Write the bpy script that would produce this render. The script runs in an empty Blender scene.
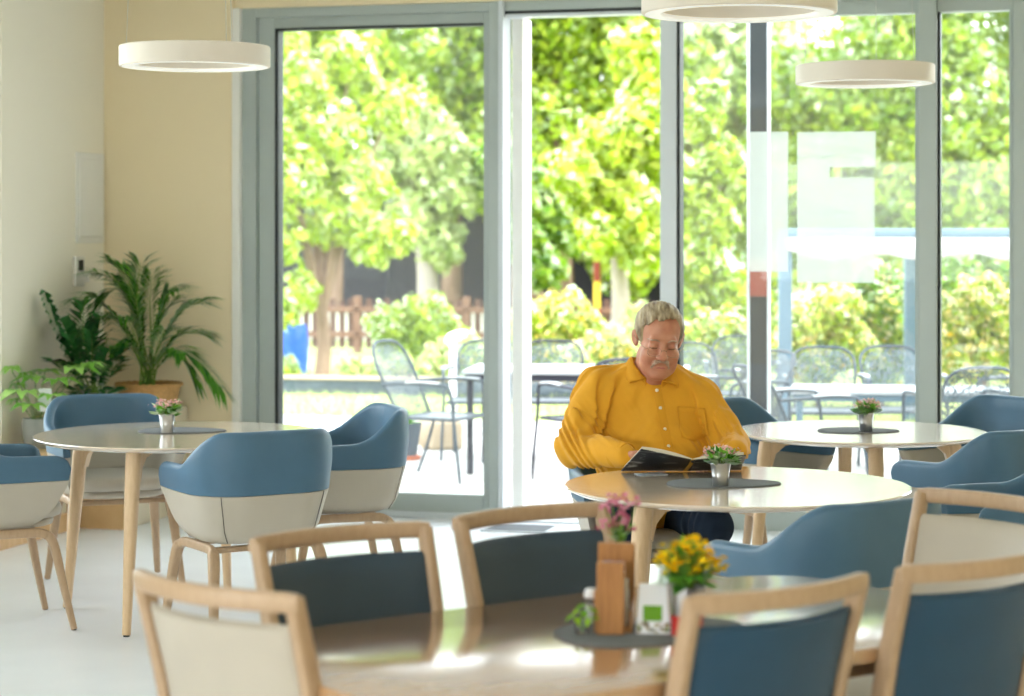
import bpy, bmesh, math, random
import numpy as np
from mathutils import Vector, Matrix

random.seed(7)
rng = np.random.default_rng(7)
PI = math.pi
SC = bpy.context.scene
COL = SC.collection

# ---------------------------------------------------------------- survey of the place
FPX, EYE, HOR = 2150.0, 1.60, 230.0          # lens (in pixels of a 1024 wide frame), eye height, horizon row
def at(px, py, d):                            # the point seen at a pixel, d metres in front of the lens
    return Vector(((px - 512) / FPX * d, d, EYE - (py - HOR) / FPX * d))
def on_z(px, py, z):                          # the point of the level z seen at a pixel
    d = (EYE - z) * FPX / (py - HOR)
    return at(px, py, d)
WA, WB = 11.778, -0.2755                      # window wall: y = WA + WB * x
WANG = math.atan(WB)
UX, UY = math.cos(WANG), math.sin(WANG)       # along the wall to the right
VX, VY = -UY, UX                              # outwards
def W(u, v, z=0.0):
    return Vector((u * UX + v * VX, WA + u * UY + v * VY, z))
def wall_d(px):
    k = (px - 512) / FPX
    return WA / (1 - WB * k)
def wu(px):
    return (px - 512) / FPX * wall_d(px) / UX
def wz(px, py):
    return EYE - (py - HOR) / FPX * wall_d(px)
WM = Matrix.Translation((0, WA, 0)) @ Matrix.Rotation(WANG, 4, 'Z')

# ---------------------------------------------------------------- mesh builder
def spline(pts, n=8, closed=False):
    pts = [Vector(p) for p in pts]
    out = []
    m = len(pts)
    segs = m if closed else m - 1
    for i in range(segs):
        if closed:
            p0, p1, p2, p3 = pts[(i-1) % m], pts[i], pts[(i+1) % m], pts[(i+2) % m]
        else:
            p1, p2 = pts[i], pts[i+1]
            p0 = pts[i-1] if i > 0 else p1 * 2 - p2
            p3 = pts[i+2] if i + 2 < m else p2 * 2 - p1
        for k in range(n):
            t = k / n
            out.append(0.5 * ((2*p1) + (p2-p0)*t + (2*p0-5*p1+4*p2-p3)*t*t + (3*p1-p0-3*p2+p3)*t**3))
    if not closed:
        out.append(pts[-1])
    return out

def lerp(a, b, t): return a + (b - a) * t
def sstep(a, b, x):
    t = min(1.0, max(0.0, (x - a) / (b - a)))
    return t * t * (3 - 2 * t)
def interp(x, xs, ys):
    return float(np.interp(x, xs, ys))

class MB:
    def __init__(self):
        self.v, self.f = [], []
    def add(self, vs, fs):
        o = len(self.v)
        self.v.extend([tuple(p) for p in vs])
        self.f.extend([tuple(i + o for i in f) for f in fs])
        return self
    def box(self, c, s, M=None, bev=0.0):
        bm = bmesh.new()
        bmesh.ops.create_cube(bm, size=1.0)
        bmesh.ops.scale(bm, vec=Vector(s), verts=bm.verts)
        if bev > 0:
            bmesh.ops.bevel(bm, geom=list(bm.edges), offset=bev, segments=3, profile=0.5, affect='EDGES')
        T = Matrix.Translation(Vector(c))
        T = (M @ T) if M is not None else T
        vs = [T @ v.co for v in bm.verts]
        bm.verts.index_update()
        fs = [[v.index for v in f.verts] for f in bm.faces]
        bm.free()
        return self.add(vs, fs)
    def lohi(self, lo, hi, bev=0.0, M=None):
        lo, hi = Vector(lo), Vector(hi)
        return self.box((lo + hi) / 2, hi - lo, M, bev)
    def grid(self, P, cu=False, cv=False, cap0=False, cap1=False):
        n, m = len(P), len(P[0])
        vs = [p for row in P for p in row]
        fs = []
        for i in range(n if cu else n - 1):
            for j in range(m if cv else m - 1):
                a, b = i, (i + 1) % n
                c, d = j, (j + 1) % m
                fs.append((a*m + c, a*m + d, b*m + d, b*m + c))
        if cap0: fs.append(tuple(range(m - 1, -1, -1)))
        if cap1: fs.append(tuple((n-1)*m + j for j in range(m)))
        return self.add(vs, fs)
    def sweep(self, path, sizes, up=(0, 0, 1), n=14, ex=4.0, caps=True, closed=False):
        """rounded-rectangle (ex 4) or round (ex 2) bar along path; sizes = (half side, half up) or one per point"""
        path = [Vector(p) for p in path]
        m = len(path)
        up = Vector(up)
        if not isinstance(sizes, list): sizes = [sizes] * m
        rows = []
        for i, p in enumerate(path):
            if closed: t = path[(i+1) % m] - path[i-1]
            else: t = path[min(i+1, m-1)] - path[max(i-1, 0)]
            t.normalize()
            s = t.cross(up)
            if s.length < 1e-4: s = t.cross(Vector((0.3, 0.9, 0.1)))
            s.normalize()
            u = s.cross(t)
            a, b = sizes[i]
            row = []
            for k in range(n):
                w = 2 * PI * (k + .5) / n
                c, d = math.cos(w), math.sin(w)
                row.append(p + s * (a * math.copysign(abs(c) ** (2/ex), c)) + u * (b * math.copysign(abs(d) ** (2/ex), d)))
            rows.append(row)
        return self.grid(rows, cu=closed, cv=True, cap0=caps and not closed, cap1=caps and not closed)
    def tube(self, path, r, n=8, caps=True, closed=False):
        path = [Vector(p) for p in path]
        m = len(path)
        rs = r if isinstance(r, (list, tuple)) else [r] * m
        t0 = (path[1] - path[0]).normalized()
        ref = t0.orthogonal().normalized()
        rows = []
        for i, p in enumerate(path):
            if closed: t = path[(i+1) % m] - path[i-1]
            else: t = path[min(i+1, m-1)] - path[max(i-1, 0)]
            t.normalize()
            ref = (ref - t * ref.dot(t))
            if ref.length < 1e-5: ref = t.orthogonal()
            ref.normalize()
            b = t.cross(ref)
            rows.append([p + (ref * math.cos(2*PI*k/n) + b * math.sin(2*PI*k/n)) * rs[i] for k in range(n)])
        return self.grid(rows, cu=closed, cv=True, cap0=caps and not closed, cap1=caps and not closed)
    def lathe(self, prof, n=48, c=(0, 0, 0), sx=1.0, sy=1.0, caps=True):
        c = Vector(c)
        rows = []
        for r, z in prof:
            rows.append([c + Vector((r*sx*math.cos(2*PI*k/n), r*sy*math.sin(2*PI*k/n), z)) for k in range(n)])
        return self.grid(rows, cv=True, cap0=caps, cap1=caps)
    def ball(self, c, r, n=10, m=7, M=None):
        c = Vector(c)
        r = Vector((r, r, r)) if not hasattr(r, '__len__') else Vector(r)
        rows = []
        for i in range(m + 1):
            a = -PI/2 + PI * (i + 0.02) / (m + .04)
            row = []
            for k in range(n):
                q = Vector((r.x*math.cos(a)*math.cos(2*PI*k/n), r.y*math.cos(a)*math.sin(2*PI*k/n), r.z*math.sin(a)))
                row.append(c + ((M @ q) if M else q))
            rows.append(row)
        return self.grid(rows, cv=True, cap0=True, cap1=True)
    def prism(self, outline, z0, z1, bev=0.0):
        bm = bmesh.new()
        vs = [bm.verts.new((p[0], p[1], z0)) for p in outline]
        f = bm.faces.new(vs)
        r = bmesh.ops.extrude_face_region(bm, geom=[f])
        bmesh.ops.translate(bm, vec=(0, 0, z1 - z0), verts=[g for g in r['geom'] if isinstance(g, bmesh.types.BMVert)])
        if bev > 0:
            ed = [e for e in bm.edges if abs(e.verts[0].co.z - e.verts[1].co.z) < 1e-6]
            bmesh.ops.bevel(bm, geom=ed, offset=bev, segments=3, profile=0.5, affect='EDGES')
        bm.verts.index_update()
        self.add([v.co.copy() for v in bm.verts], [[v.index for v in q.verts] for q in bm.faces])
        bm.free()
        return self
    def xf(self, M):
        self.v = [tuple(M @ Vector(p)) for p in self.v]
        return self
    def build(self, name, mat, parent=None, smooth=True, ang=40, M=None):
        me = bpy.data.meshes.new(name)
        me.from_pydata(self.v, [], self.f)
        bm = bmesh.new(); bm.from_mesh(me)
        bmesh.ops.recalc_face_normals(bm, faces=bm.faces)
        bm.to_mesh(me); bm.free()
        me.materials.append(mat)
        if smooth:
            me.shade_smooth()
            me.set_sharp_from_angle(angle=math.radians(ang))
        o = bpy.data.objects.new(name, me)
        COL.objects.link(o)
        if parent is not None: o.parent = parent
        if M is not None: o.matrix_local = M
        return o

def np_mesh(name, verts, faces, mat, parent=None, smooth=True):
    verts = np.asarray(verts, dtype=np.float32); faces = np.asarray(faces, dtype=np.int32)
    me = bpy.data.meshes.new(name)
    nf, k = faces.shape
    me.vertices.add(len(verts)); me.vertices.foreach_set('co', verts.ravel())
    me.loops.add(nf * k); me.loops.foreach_set('vertex_index', faces.ravel())
    me.polygons.add(nf)
    me.polygons.foreach_set('loop_start', np.arange(0, nf * k, k, dtype=np.int32))
    me.update(calc_edges=True); me.validate()
    me.materials.append(mat)
    if smooth: me.shade_smooth()
    o = bpy.data.objects.new(name, me); COL.objects.link(o)
    if parent is not None: o.parent = parent
    return o

def tag(o, label, cat, group=None, kind=None):
    o['label'] = label; o['category'] = cat
    if group: o['group'] = group
    if kind: o['kind'] = kind
    return o
def thing(name, label, cat, loc=(0, 0, 0), rz=0.0, group=None):
    o = bpy.data.objects.new(name, None)
    o.empty_display_size = 0.1
    COL.objects.link(o); o.location = loc; o.rotation_euler = (0, 0, rz)
    return tag(o, label, cat, group)
def struct_root(name, M=None):
    o = bpy.data.objects.new(name, None); o.empty_display_size = 0.1
    COL.objects.link(o); o['kind'] = 'structure'
    if M is not None: o.matrix_world = M
    return o
def struct(name, mb, mat, smooth=False, M=None):
    o = mb.build(name, mat, None, smooth, M=M); o['kind'] = 'structure'
    return o
KIDS = {}
def kids(o):
    return [c for c in bpy.data.objects if c.parent == o]
def dup(root, loc, rz, label, group=None, mats=None):
    r = root.copy(); COL.objects.link(r); r.location = loc; r.rotation_euler = (0, 0, rz)
    r['label'] = label
    if group: r['group'] = group
    def walk(src, dst):
        for ch in kids(src):
            c = ch.copy(); COL.objects.link(c); c.parent = dst
            if mats and ch.type == 'MESH' and ch.data.materials and ch.data.materials[0].name in mats:
                c.data = ch.data.copy(); c.data.materials[0] = mats[ch.data.materials[0].name]
            walk(ch, c)
    walk(root, r)
    return r

# ---------------------------------------------------------------- materials
def new_mat(name):
    m = bpy.data.materials.new(name); m.use_nodes = True
    nt = m.node_tree; nt.nodes.clear()
    out = nt.nodes.new('ShaderNodeOutputMaterial')
    return m, nt, out
def lin(c):
    return tuple(((x/255) / 12.92 if x/255 <= .04045 else ((x/255 + .055) / 1.055) ** 2.4) for x in c)
def rgba(c): return (c[0], c[1], c[2], 1.0)
def pbr(name, col, rough=.5, spec=.5, metal=0.0, var=0.0, vscale=6.0, vstretch=(1, 1, 1), bump=0.0, bscale=60.0,
        bstretch=(1, 1, 1), sheen=0.0, sss=0.0, col2=None, coat=0.0, emis=None, estr=0.0, coords='Object', detail=4):
    m, nt, out = new_mat(name)
    N = nt.nodes.new; L = nt.links.new
    b = N('ShaderNodeBsdfPrincipled'); L(b.outputs[0], out.inputs[0])
    b.inputs['Base Color'].default_value = rgba(col); b.inputs['Roughness'].default_value = rough
    b.inputs['Specular IOR Level'].default_value = spec; b.inputs['Metallic'].default_value = metal
    b.inputs['Sheen Weight'].default_value = sheen; b.inputs['Coat Weight'].default_value = coat
    if sss:
        b.inputs['Subsurface Weight'].default_value = sss; b.inputs['Subsurface Radius'].default_value = (.01, .004, .002); b.inputs['Subsurface Scale'].default_value = .6
    if emis:
        b.inputs['Emission Color'].default_value = rgba(emis); b.inputs['Emission Strength'].default_value = estr
    tc = N('ShaderNodeTexCoord')
    if var or col2:
        mp = N('ShaderNodeMapping'); mp.inputs['Scale'].default_value = vstretch; L(tc.outputs[coords], mp.inputs[0])
        n = N('ShaderNodeTexNoise'); n.inputs['Scale'].default_value = vscale; n.inputs['Detail'].default_value = detail; L(mp.outputs[0], n.inputs[0])
        r = N('ShaderNodeValToRGB'); r.color_ramp.elements[0].position = .3; r.color_ramp.elements[1].position = .7
        c2 = col2 if col2 else tuple(x * (1 - var) for x in col)
        r.color_ramp.elements[0].color = rgba(c2); r.color_ramp.elements[1].color = rgba(col)
        L(n.outputs[0], r.inputs[0]); L(r.outputs[0], b.inputs['Base Color'])
    if bump:
        mp2 = N('ShaderNodeMapping'); mp2.inputs['Scale'].default_value = bstretch; L(tc.outputs[coords], mp2.inputs[0])
        n2 = N('ShaderNodeTexNoise'); n2.inputs['Scale'].default_value = bscale; n2.inputs['Detail'].default_value = 3; L(mp2.outputs[0], n2.inputs[0])
        bp = N('ShaderNodeBump'); bp.inputs['Strength'].default_value = bump; bp.inputs['Distance'].default_value = .005
        L(n2.outputs[0], bp.inputs['Height']); L(bp.outputs[0], b.inputs['Normal'])
    return m
def leaf_mat(name, cols, trans=.45, rough=.45, shine=.15):
    m, nt, out = new_mat(name)
    N = nt.nodes.new; L = nt.links.new
    g = N('ShaderNodeNewGeometry'); r = N('ShaderNodeValToRGB')
    e = r.color_ramp.elements
    for i, c in enumerate(cols):
        p = i / max(1, len(cols) - 1)
        if i == 0: e[0].position = 0; e[0].color = rgba(c)
        elif i == len(cols) - 1: e[-1].position = 1; e[-1].color = rgba(c)
        else:
            q = e.new(p); q.color = rgba(c)
    L(g.outputs['Random Per Island'], r.inputs[0])
    d = N('ShaderNodeBsdfDiffuse'); t = N('ShaderNodeBsdfTranslucent'); gl = N('ShaderNodeBsdfGlossy'); gl.inputs['Roughness'].default_value = rough
    L(r.outputs[0], d.inputs[0]); L(r.outputs[0], t.inputs[0])
    gl.inputs[0].default_value = (.9, .95, .9, 1)
    a = N('ShaderNodeMixShader'); a.inputs[0].default_value = trans; L(d.outputs[0], a.inputs[1]); L(t.outputs[0], a.inputs[2])
    f = N('ShaderNodeFresnel'); f.inputs[0].default_value = 1.4
    mu = N('ShaderNodeMath'); mu.operation = 'MULTIPLY'; mu.inputs[1].default_value = shine * 6; L(f.outputs[0], mu.inputs[0])
    b = N('ShaderNodeMixShader'); L(mu.outputs[0], b.inputs[0]); L(a.outputs[0], b.inputs[1]); L(gl.outputs[0], b.inputs[2])
    L(b.outputs[0], out.inputs[0])
    return m
def glass_mat(name, tint=(.97, .99, .98), refl=1.0, haze=0.0):
    m, nt, out = new_mat(name)
    N = nt.nodes.new; L = nt.links.new
    t = N('ShaderNodeBsdfTransparent'); t.inputs[0].default_value = rgba(tint)
    g = N('ShaderNodeBsdfGlossy'); g.inputs['Roughness'].default_value = .01
    f = N('ShaderNodeFresnel'); f.inputs[0].default_value = 1.45
    mu = N('ShaderNodeMath'); mu.operation = 'MULTIPLY'; mu.inputs[1].default_value = refl; mu.use_clamp = True; L(f.outputs[0], mu.inputs[0])
    x = N('ShaderNodeMixShader'); L(mu.outputs[0], x.inputs[0]); L(t.outputs[0], x.inputs[1]); L(g.outputs[0], x.inputs[2])
    last = x
    if haze:
        d = N('ShaderNodeBsdfDiffuse'); d.inputs[0].default_value = (.85, .88, .86, 1)
        tl = N('ShaderNodeBsdfTranslucent'); tl.inputs[0].default_value = (.9, .93, .91, 1)
        dm = N('ShaderNodeMixShader'); dm.inputs[0].default_value = .6; L(d.outputs[0], dm.inputs[1]); L(tl.outputs[0], dm.inputs[2])
        y = N('ShaderNodeMixShader'); y.inputs[0].default_value = haze; L(x.outputs[0], y.inputs[1]); L(dm.outputs[0], y.inputs[2]); last = y
    L(last.outputs[0], out.inputs[0])
    return m
def mesh_mat(name, col, cover=.5, scale=120.0):
    """woven wire: gaps between wires let the view through"""
    m, nt, out = new_mat(name)
    N = nt.nodes.new; L = nt.links.new
    b = N('ShaderNodeBsdfPrincipled'); b.inputs['Base Color'].default_value = rgba(col); b.inputs['Roughness'].default_value = .4; b.inputs['Metallic'].default_value = .3
    t = N('ShaderNodeBsdfTransparent')
    tc = N('ShaderNodeTexCoord')
    v = N('ShaderNodeTexVoronoi'); v.inputs['Scale'].default_value = scale; v.feature = 'DISTANCE_TO_EDGE'
    L(tc.outputs['Object'], v.inputs['Vector'])
    c = N('ShaderNodeMath'); c.operation = 'LESS_THAN'; c.inputs[1].default_value = cover * .3; L(v.outputs['Distance'], c.inputs[0])
    x = N('ShaderNodeMixShader'); L(c.outputs[0], x.inputs[0]); L(t.outputs[0], x.inputs[1]); L(b.outputs[0], x.inputs[2])
    L(x.outputs[0], out.inputs[0])
    return m
def wood_mat(name, col, col2, rough=.4, axis=(1, 1, 12), scale=6.0, spec=.5, coat=0.0):
    m, nt, out = new_mat(name)
    N = nt.nodes.new; L = nt.links.new
    b = N('ShaderNodeBsdfPrincipled'); L(b.outputs[0], out.inputs[0])
    b.inputs['Roughness'].default_value = rough; b.inputs['Specular IOR Level'].default_value = spec; b.inputs['Coat Weight'].default_value = coat
    b.inputs['Coat Roughness'].default_value = .15; b.inputs['Coat IOR'].default_value = 1.9 if coat > .9 else 1.5
    tc = N('ShaderNodeTexCoord'); mp = N('ShaderNodeMapping'); mp.inputs['Scale'].default_value = axis; L(tc.outputs['Object'], mp.inputs[0])
    n = N('ShaderNodeTexNoise'); n.inputs['Scale'].default_value = scale; n.inputs['Detail'].default_value = 6; n.inputs['Roughness'].default_value = .65; L(mp.outputs[0], n.inputs[0])
    r = N('ShaderNodeValToRGB'); r.color_ramp.elements[0].position = .3; r.color_ramp.elements[1].position = .72
    r.color_ramp.elements[0].color = rgba(col2); r.color_ramp.elements[1].color = rgba(col)
    L(n.outputs[0], r.inputs[0]); L(r.outputs[0], b.inputs['Base Color'])
    bp = N('ShaderNodeBump'); bp.inputs['Strength'].default_value = .06; bp.inputs['Distance'].default_value = .003; L(n.outputs[0], bp.inputs['Height']); L(bp.outputs[0], b.inputs['Normal'])
    return m

M = {}
M['wall'] = pbr('wall paint', lin((241, 224, 188)), .75, .2, bump=.05, bscale=90)
M['wall_left'] = pbr('left wall paint', lin((246, 240, 222)), .75, .2, bump=.05, bscale=90)
M['white'] = pbr('white paint', lin((240, 238, 230)), .6, .3, var=.03)
M['ceiling'] = pbr('ceiling paint', lin((245, 244, 240)), .8, .2, var=.02)
M['floor'] = pbr('pale resin floor', lin((240, 243, 245)), .28, .45, var=.05, vscale=3.0, bump=.02, bscale=14)
M['frame'] = pbr('grey window frame', lin((172, 182, 178)), .35, .5, var=.04)
M['frame_dark'] = pbr('dark gasket', lin((38, 44, 46)), .5, .4, var=.1)
M['frame_light'] = pbr('light aluminium', lin((205, 212, 216)), .3, .5, var=.03)
M['glass'] = glass_mat('window glass', (.97, .99, .98), 1.0, .018)
M['reflection'] = glass_mat('white reflection sheet', (.98, .99, .98), .4, .5)
M['blue'] = pbr('blue leatherette', lin((76, 112, 138)), .42, .45, var=.10, vscale=9, bump=.12, bscale=240)
M['blue_dark'] = pbr('navy leatherette', lin((30, 70, 98)), .42, .45, var=.12, vscale=9, bump=.12, bscale=240)
M['navy_shaded'] = pbr('shaded navy leatherette', lin((44, 64, 80)), .45, .45, var=.12, vscale=9, bump=.12, bscale=240)  # the navy leatherette seen backlit, its shade put into the colour
M['beige'] = pbr('beige leatherette', lin((190, 182, 167)), .45, .4, var=.05, vscale=9, bump=.1, bscale=240)
M['seam'] = pbr('dark thread', lin((96, 90, 84)), .7, .2, var=.1)
M['oak'] = wood_mat('oak frame', lin((188, 160, 130)), lin((174, 146, 116)), .38, (6, 6, 1.2), 14.0)
M['oak_dark'] = wood_mat('warm oak', lin((190, 150, 108)), lin((160, 120, 82)), .38, (6, 6, 1.2), 14.0)
M['birch'] = wood_mat('pale birch top', lin((238, 222, 202)), lin((230, 210, 186)), .18, (12, 1.5, 1), 6.0, .8, 1.0)
M['birch_leg'] = wood_mat('birch leg', lin((226, 196, 158)), lin((212, 180, 140)), .38, (6, 6, 1.2), 14.0)
M['oak_top'] = wood_mat('oak table top', lin((190, 148, 106)), lin((168, 126, 86)), .16, (1.2, 9, 1), 6.0, .8, 1.0)
M['block'] = wood_mat('oak block', lin((190, 134, 74)), lin((150, 98, 48)), .45, (9, 9, 1), 8.0)
M['mat'] = pbr('grey felt', lin((120, 124, 126)), .85, .15, var=.12, vscale=40, bump=.2, bscale=400)
M['zinc'] = pbr('galvanised steel', lin((190, 192, 194)), .28, .5, .9, var=.15, vscale=14)
M['lamp'] = pbr('lamp shade', lin((232, 222, 210)), .5, .3, var=.02)
M['diffuser'] = pbr('lamp diffuser', lin((250, 248, 242)), .4, .3, var=.01, emis=(1, .96, .9), estr=.2)
M['cable'] = pbr('thin cable', lin((190, 190, 186)), .4, .4, .5, var=.05)
M['leaf_small'] = leaf_mat('kalanchoe leaf', [lin((56, 124, 34)), lin((104, 176, 56)), lin((146, 204, 78))], .3, .35, .12)
M['petal_pink'] = leaf_mat('pink petal', [lin((248, 206, 204)), lin((238, 172, 176)), lin((252, 228, 210))], .3, .6, .03)
M['petal_yellow'] = leaf_mat('yellow petal', [lin((250, 200, 10)), lin((255, 224, 40)), lin((236, 170, 0))], .3, .6, .03)
M['leaf_zz'] = leaf_mat('dark glossy leaf', [lin((30, 90, 48)), lin((56, 126, 62)), lin((90, 156, 90))], .12, .25, .14)
M['leaf_palm'] = leaf_mat('palm leaf', [lin((34, 92, 26)), lin((70, 130, 36)), lin((104, 160, 50))], .3, .4, .08)
M['leaf_fatsia'] = leaf_mat('fatsia leaf', [lin((110, 176, 60)), lin((150, 204, 90)), lin((186, 226, 130))], .35, .4, .08)
M['stem'] = pbr('green stem', lin((112, 150, 60)), .5, .3, var=.2)
M['wicker'] = pbr('woven wicker', lin((206, 158, 96)), .6, .3, var=.35, vscale=60, vstretch=(1, 1, 2.2), bump=.9, bscale=70, bstretch=(1, 1, 2))
M['stone_pot'] = pbr('grey stone pot', lin((176, 178, 174)), .7, .2, var=.12, vscale=20, bump=.2, bscale=80)
M['card'] = pbr('white card', lin((242, 244, 246)), .5, .3, var=.02)
M['soil'] = pbr('potting soil', lin((58, 42, 30)), .9, .1, var=.4, vscale=60, bump=.8, bscale=90)
# ================================================================ THE ROOM
CEIL = 3.05
XL = wu(104)                                   # left corner on the window wall (u)
# floor, ceiling
UR = 4.6
mb = MB(); mb.lohi((XL - 1.2, -14.0, -.12), (UR + .3, 0.12, 0.0)); struct('floor', mb, M['floor'], M=WM)
mb = MB(); mb.lohi((XL - .2, -14.2, CEIL), (UR + .2, 0.25, CEIL + .2)); struct('ceiling', mb, M['ceiling'], M=WM)
# back wall left of the glazing, with the lintel above
u_fr = wu(240)
zt = wz(380, 4)                                # head of the glazing
mb = MB()
mb.lohi((XL - .25, 0.0, 0), (wu(233), .3, CEIL))
struct('wall_back', mb, M['wall'], M=WM)
mb = MB(); mb.lohi((wu(233), 0.02, zt), (UR + .2, .28, CEIL)); struct('wall_lintel', mb, M['wall'], M=WM)
mb = MB(); mb.lohi((wu(232.5), -.012, 0), (u_fr, .26, zt), .003); struct('trim_1', mb, M['white'], M=WM)
# left wall with a wide window towards the viewer
mb = MB()
T0 = 1.20
mb.lohi((XL - .25, -T0, 0), (XL, .0, CEIL))
mb.lohi((XL - .25, -T0 - 4.2, 2.75), (XL, -T0, CEIL))
mb.lohi((XL - .25, -T0 - 4.2, 0), (XL, -T0, .40))
mb.lohi((XL - .25, -10.2, 0), (XL, -T0 - 4.2, CEIL))
struct('wall_left', mb, M['wall_left'], M=WM)
wl = struct_root('window_left', WM)
mb = MB()
for a in (0.0, 1.4, 2.8, 4.13):
    mb.lohi((XL - .16, -T0 - a - .07, .40), (XL - .08, -T0 - a, 2.75), .004)
mb.lohi((XL - .16, -T0 - 4.2, 2.68), (XL - .08, -T0, 2.75), .004)
mb.lohi((XL - .16, -T0 - 4.2, .40), (XL - .08, -T0, .47), .004)
mb.build('window_frame', M['white'], wl, False)
mb = MB(); mb.lohi((XL - .125, -T0 - 4.16, .45), (XL - .115, -T0 - .04, 2.7)); mb.build('glass', M['glass'], wl, False)
mb = MB(); mb.lohi((XL - .20, -T0 - 4.2, .395), (XL + .02, -T0 - .005, .425), .004); mb.build('window_sill', M['white'], wl, False)
# right wall, outside the picture
mb = MB(); mb.lohi((UR, -12.4, 0), (UR + .2, .0, CEIL)); mb.lohi((UR, -14.0, 0), (UR + .2, -12.4, CEIL)); struct('wall_right', mb, M['wall'], M=WM)
mb = MB(); mb.lohi((XL - .2, -14.2, 0), (UR + .2, -14.0, 1.0)); mb.lohi((XL - .2, -14.2, 2.4), (UR + .2, -14.0, CEIL)); mb.lohi((XL - .2, -14.2, 1.0), (XL + 1.6, -14.0, 2.4)); mb.lohi((UR - 1.6, -14.2, 1.0), (UR + .2, -14.0, 2.4))
struct('wall_rear', mb, M['wall'], M=WM)  # unseen; added with a reduced opening to limit light from behind

# ---------------------------------------------------------------- the glazing
def fr(root, name, px0, px1, z0, z1, v0, v1, mat='frame', bev=.004, extra=None):
    mb = MB(); mb.lohi((wu(px0), v0, z0), (wu(px1), v1, z1), bev)
    if extra:
        for q in extra: mb.lohi((wu(q[0]), q[4], q[2]), (wu(q[1]), q[5], q[3]), bev)
    return mb.build(name, M[mat], root, False)
# outer frame: jamb, posts, head
fo = struct_root('window_frame_1', WM)
z_head = zt
fr(fo, 'jamb', 240, 254, 0, z_head, .03, .17)
fr(fo, 'head', 254, 1040, z_head - .055, z_head, .03, .17)
fr(fo, 'sill_track', 254, 487, 0, .035, .03, .17, 'frame_light')
fr(fo, 'post', 487.5, 498, 0, z_head, .02, .14)
fr(fo, 'post_edge', 498, 503, 0, z_head, .0, .17, 'frame_light')
fr(fo, 'post', 919, 937, 0, z_head, -.03, .17)
fr(fo, 'post', 1013, 1034, 0, z_head, .0, .17)
# left sash: a wide sliding leaf
w1 = struct_root('window_1', WM)
zg1, zb1 = wz(380, 25), wz(400, 494)
fr(w1, 'sash_stile', 256, 272, .02, z_head - .05, .05, .12)
fr(w1, 'sash_stile', 481, 487.3, .02, z_head - .05, .05, .12)
fr(w1, 'sash_rail', 272, 481, zg1, z_head - .05, .05, .12)
fr(w1, 'sash_rail', 272, 481, .02, zb1, .05, .12)
mb = MB()
mb.lohi((wu(272), .045, zb1), (wu(275.2), .125, zg1)); mb.lohi((wu(272), .045, zg1 - .012), (wu(481), .125, zg1))
mb.build('gasket', M['frame_dark'], w1, False)
mb = MB(); mb.lohi((wu(272), .08, zb1 - .01), (wu(482), .086, zg1 + .01)); mb.build('glass', M['glass'], w1, False)
# open doorway between 503 and 660: head with a dark track, threshold, white outer reveal
d1 = struct_root('door_1', WM)
fr(d1, 'head_track', 503, 660, wz(580, 11.5), wz(580, 7), .04, .17, 'frame_dark', .0)
fr(d1, 'head_rail', 503, 660, wz(580, 14.5), wz(580, 11.5), .03, .15, 'frame_light', .002)
fr(d1, 'threshold', 503, 678, -.01, .012, .0, .17, 'frame_light', .003)
fr(d1, 'outer_reveal', 503.2, 514.5, 0, z_head - .08, .18, .36, 'white', .004)
# right fixed panel 660-918
w2 = struct_root('window_2', WM)
zg2 = wz(800, 15); zb2 = wz(765, 511)
fr(w2, 'stile', 660, 676.5, 0, z_head - .055, .0, .12, 'frame_light')
fr(w2, 'gasket', 676.5, 679.5, .02, zg2, .01, .12, 'frame_dark', .0)
fr(w2, 'rail', 677, 919, zg2, z_head - .055, .03, .14)
fr(w2, 'rail', 677, 919, .0, zb2, .03, .14)
fr(w2, 'bead', 914.5, 919, zb2, zg2, .04, .12)
mb = MB(); mb.lohi((wu(678), .085, zb2 - .01), (wu(918), .091, zg2 + .01)); mb.build('glass', M['glass'], w2, False)
# window reflections modelled as white sheets on the pane: bar and slotted block
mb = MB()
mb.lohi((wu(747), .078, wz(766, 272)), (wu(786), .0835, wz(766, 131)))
mb.build('pane_reflection', M['reflection'], w2, False)
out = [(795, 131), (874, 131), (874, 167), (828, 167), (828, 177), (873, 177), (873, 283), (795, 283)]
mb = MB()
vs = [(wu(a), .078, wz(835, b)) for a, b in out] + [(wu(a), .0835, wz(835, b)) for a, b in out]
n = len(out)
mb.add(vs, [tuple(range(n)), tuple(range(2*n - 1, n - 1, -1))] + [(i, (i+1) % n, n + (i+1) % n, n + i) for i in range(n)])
mb.build('pane_reflection', M['reflection'], w2, False)
# narrow panel at the right edge and one more beyond the frame
w3 = struct_root('window_3', WM)
fr(w3, 'rail', 937, 1013, zg2, z_head - .055, .02, .13)
fr(w3, 'rail', 937, 1013, .0, zb2, .02, .13)
fr(w3, 'stile', 937, 940, zb2, zg2, .03, .13, 'frame_dark', .0)
fr(w3, 'stile', 1009, 1013, zb2, zg2, .02, .13)
mb = MB(); mb.lohi((wu(939), .085, zb2 - .01), (wu(1011), .091, zg2 + .01)); mb.build('glass', M['glass'], w3, False)
w4 = struct_root('window_4', WM)
mb = MB(); mb.lohi((wu(1034), .02, zg2), (UR, .13, z_head)); mb.lohi((wu(1034), .02, 0), (UR, .13, zb2)); mb.lohi((UR - .1, .02, 0), (UR, .13, z_head))
mb.build('window_frame', M['frame'], w4, False)
mb = MB(); mb.lohi((wu(1033), .085, zb2), (UR - .05, .091, zg2)); mb.build('glass', M['glass'], w4, False)

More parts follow.
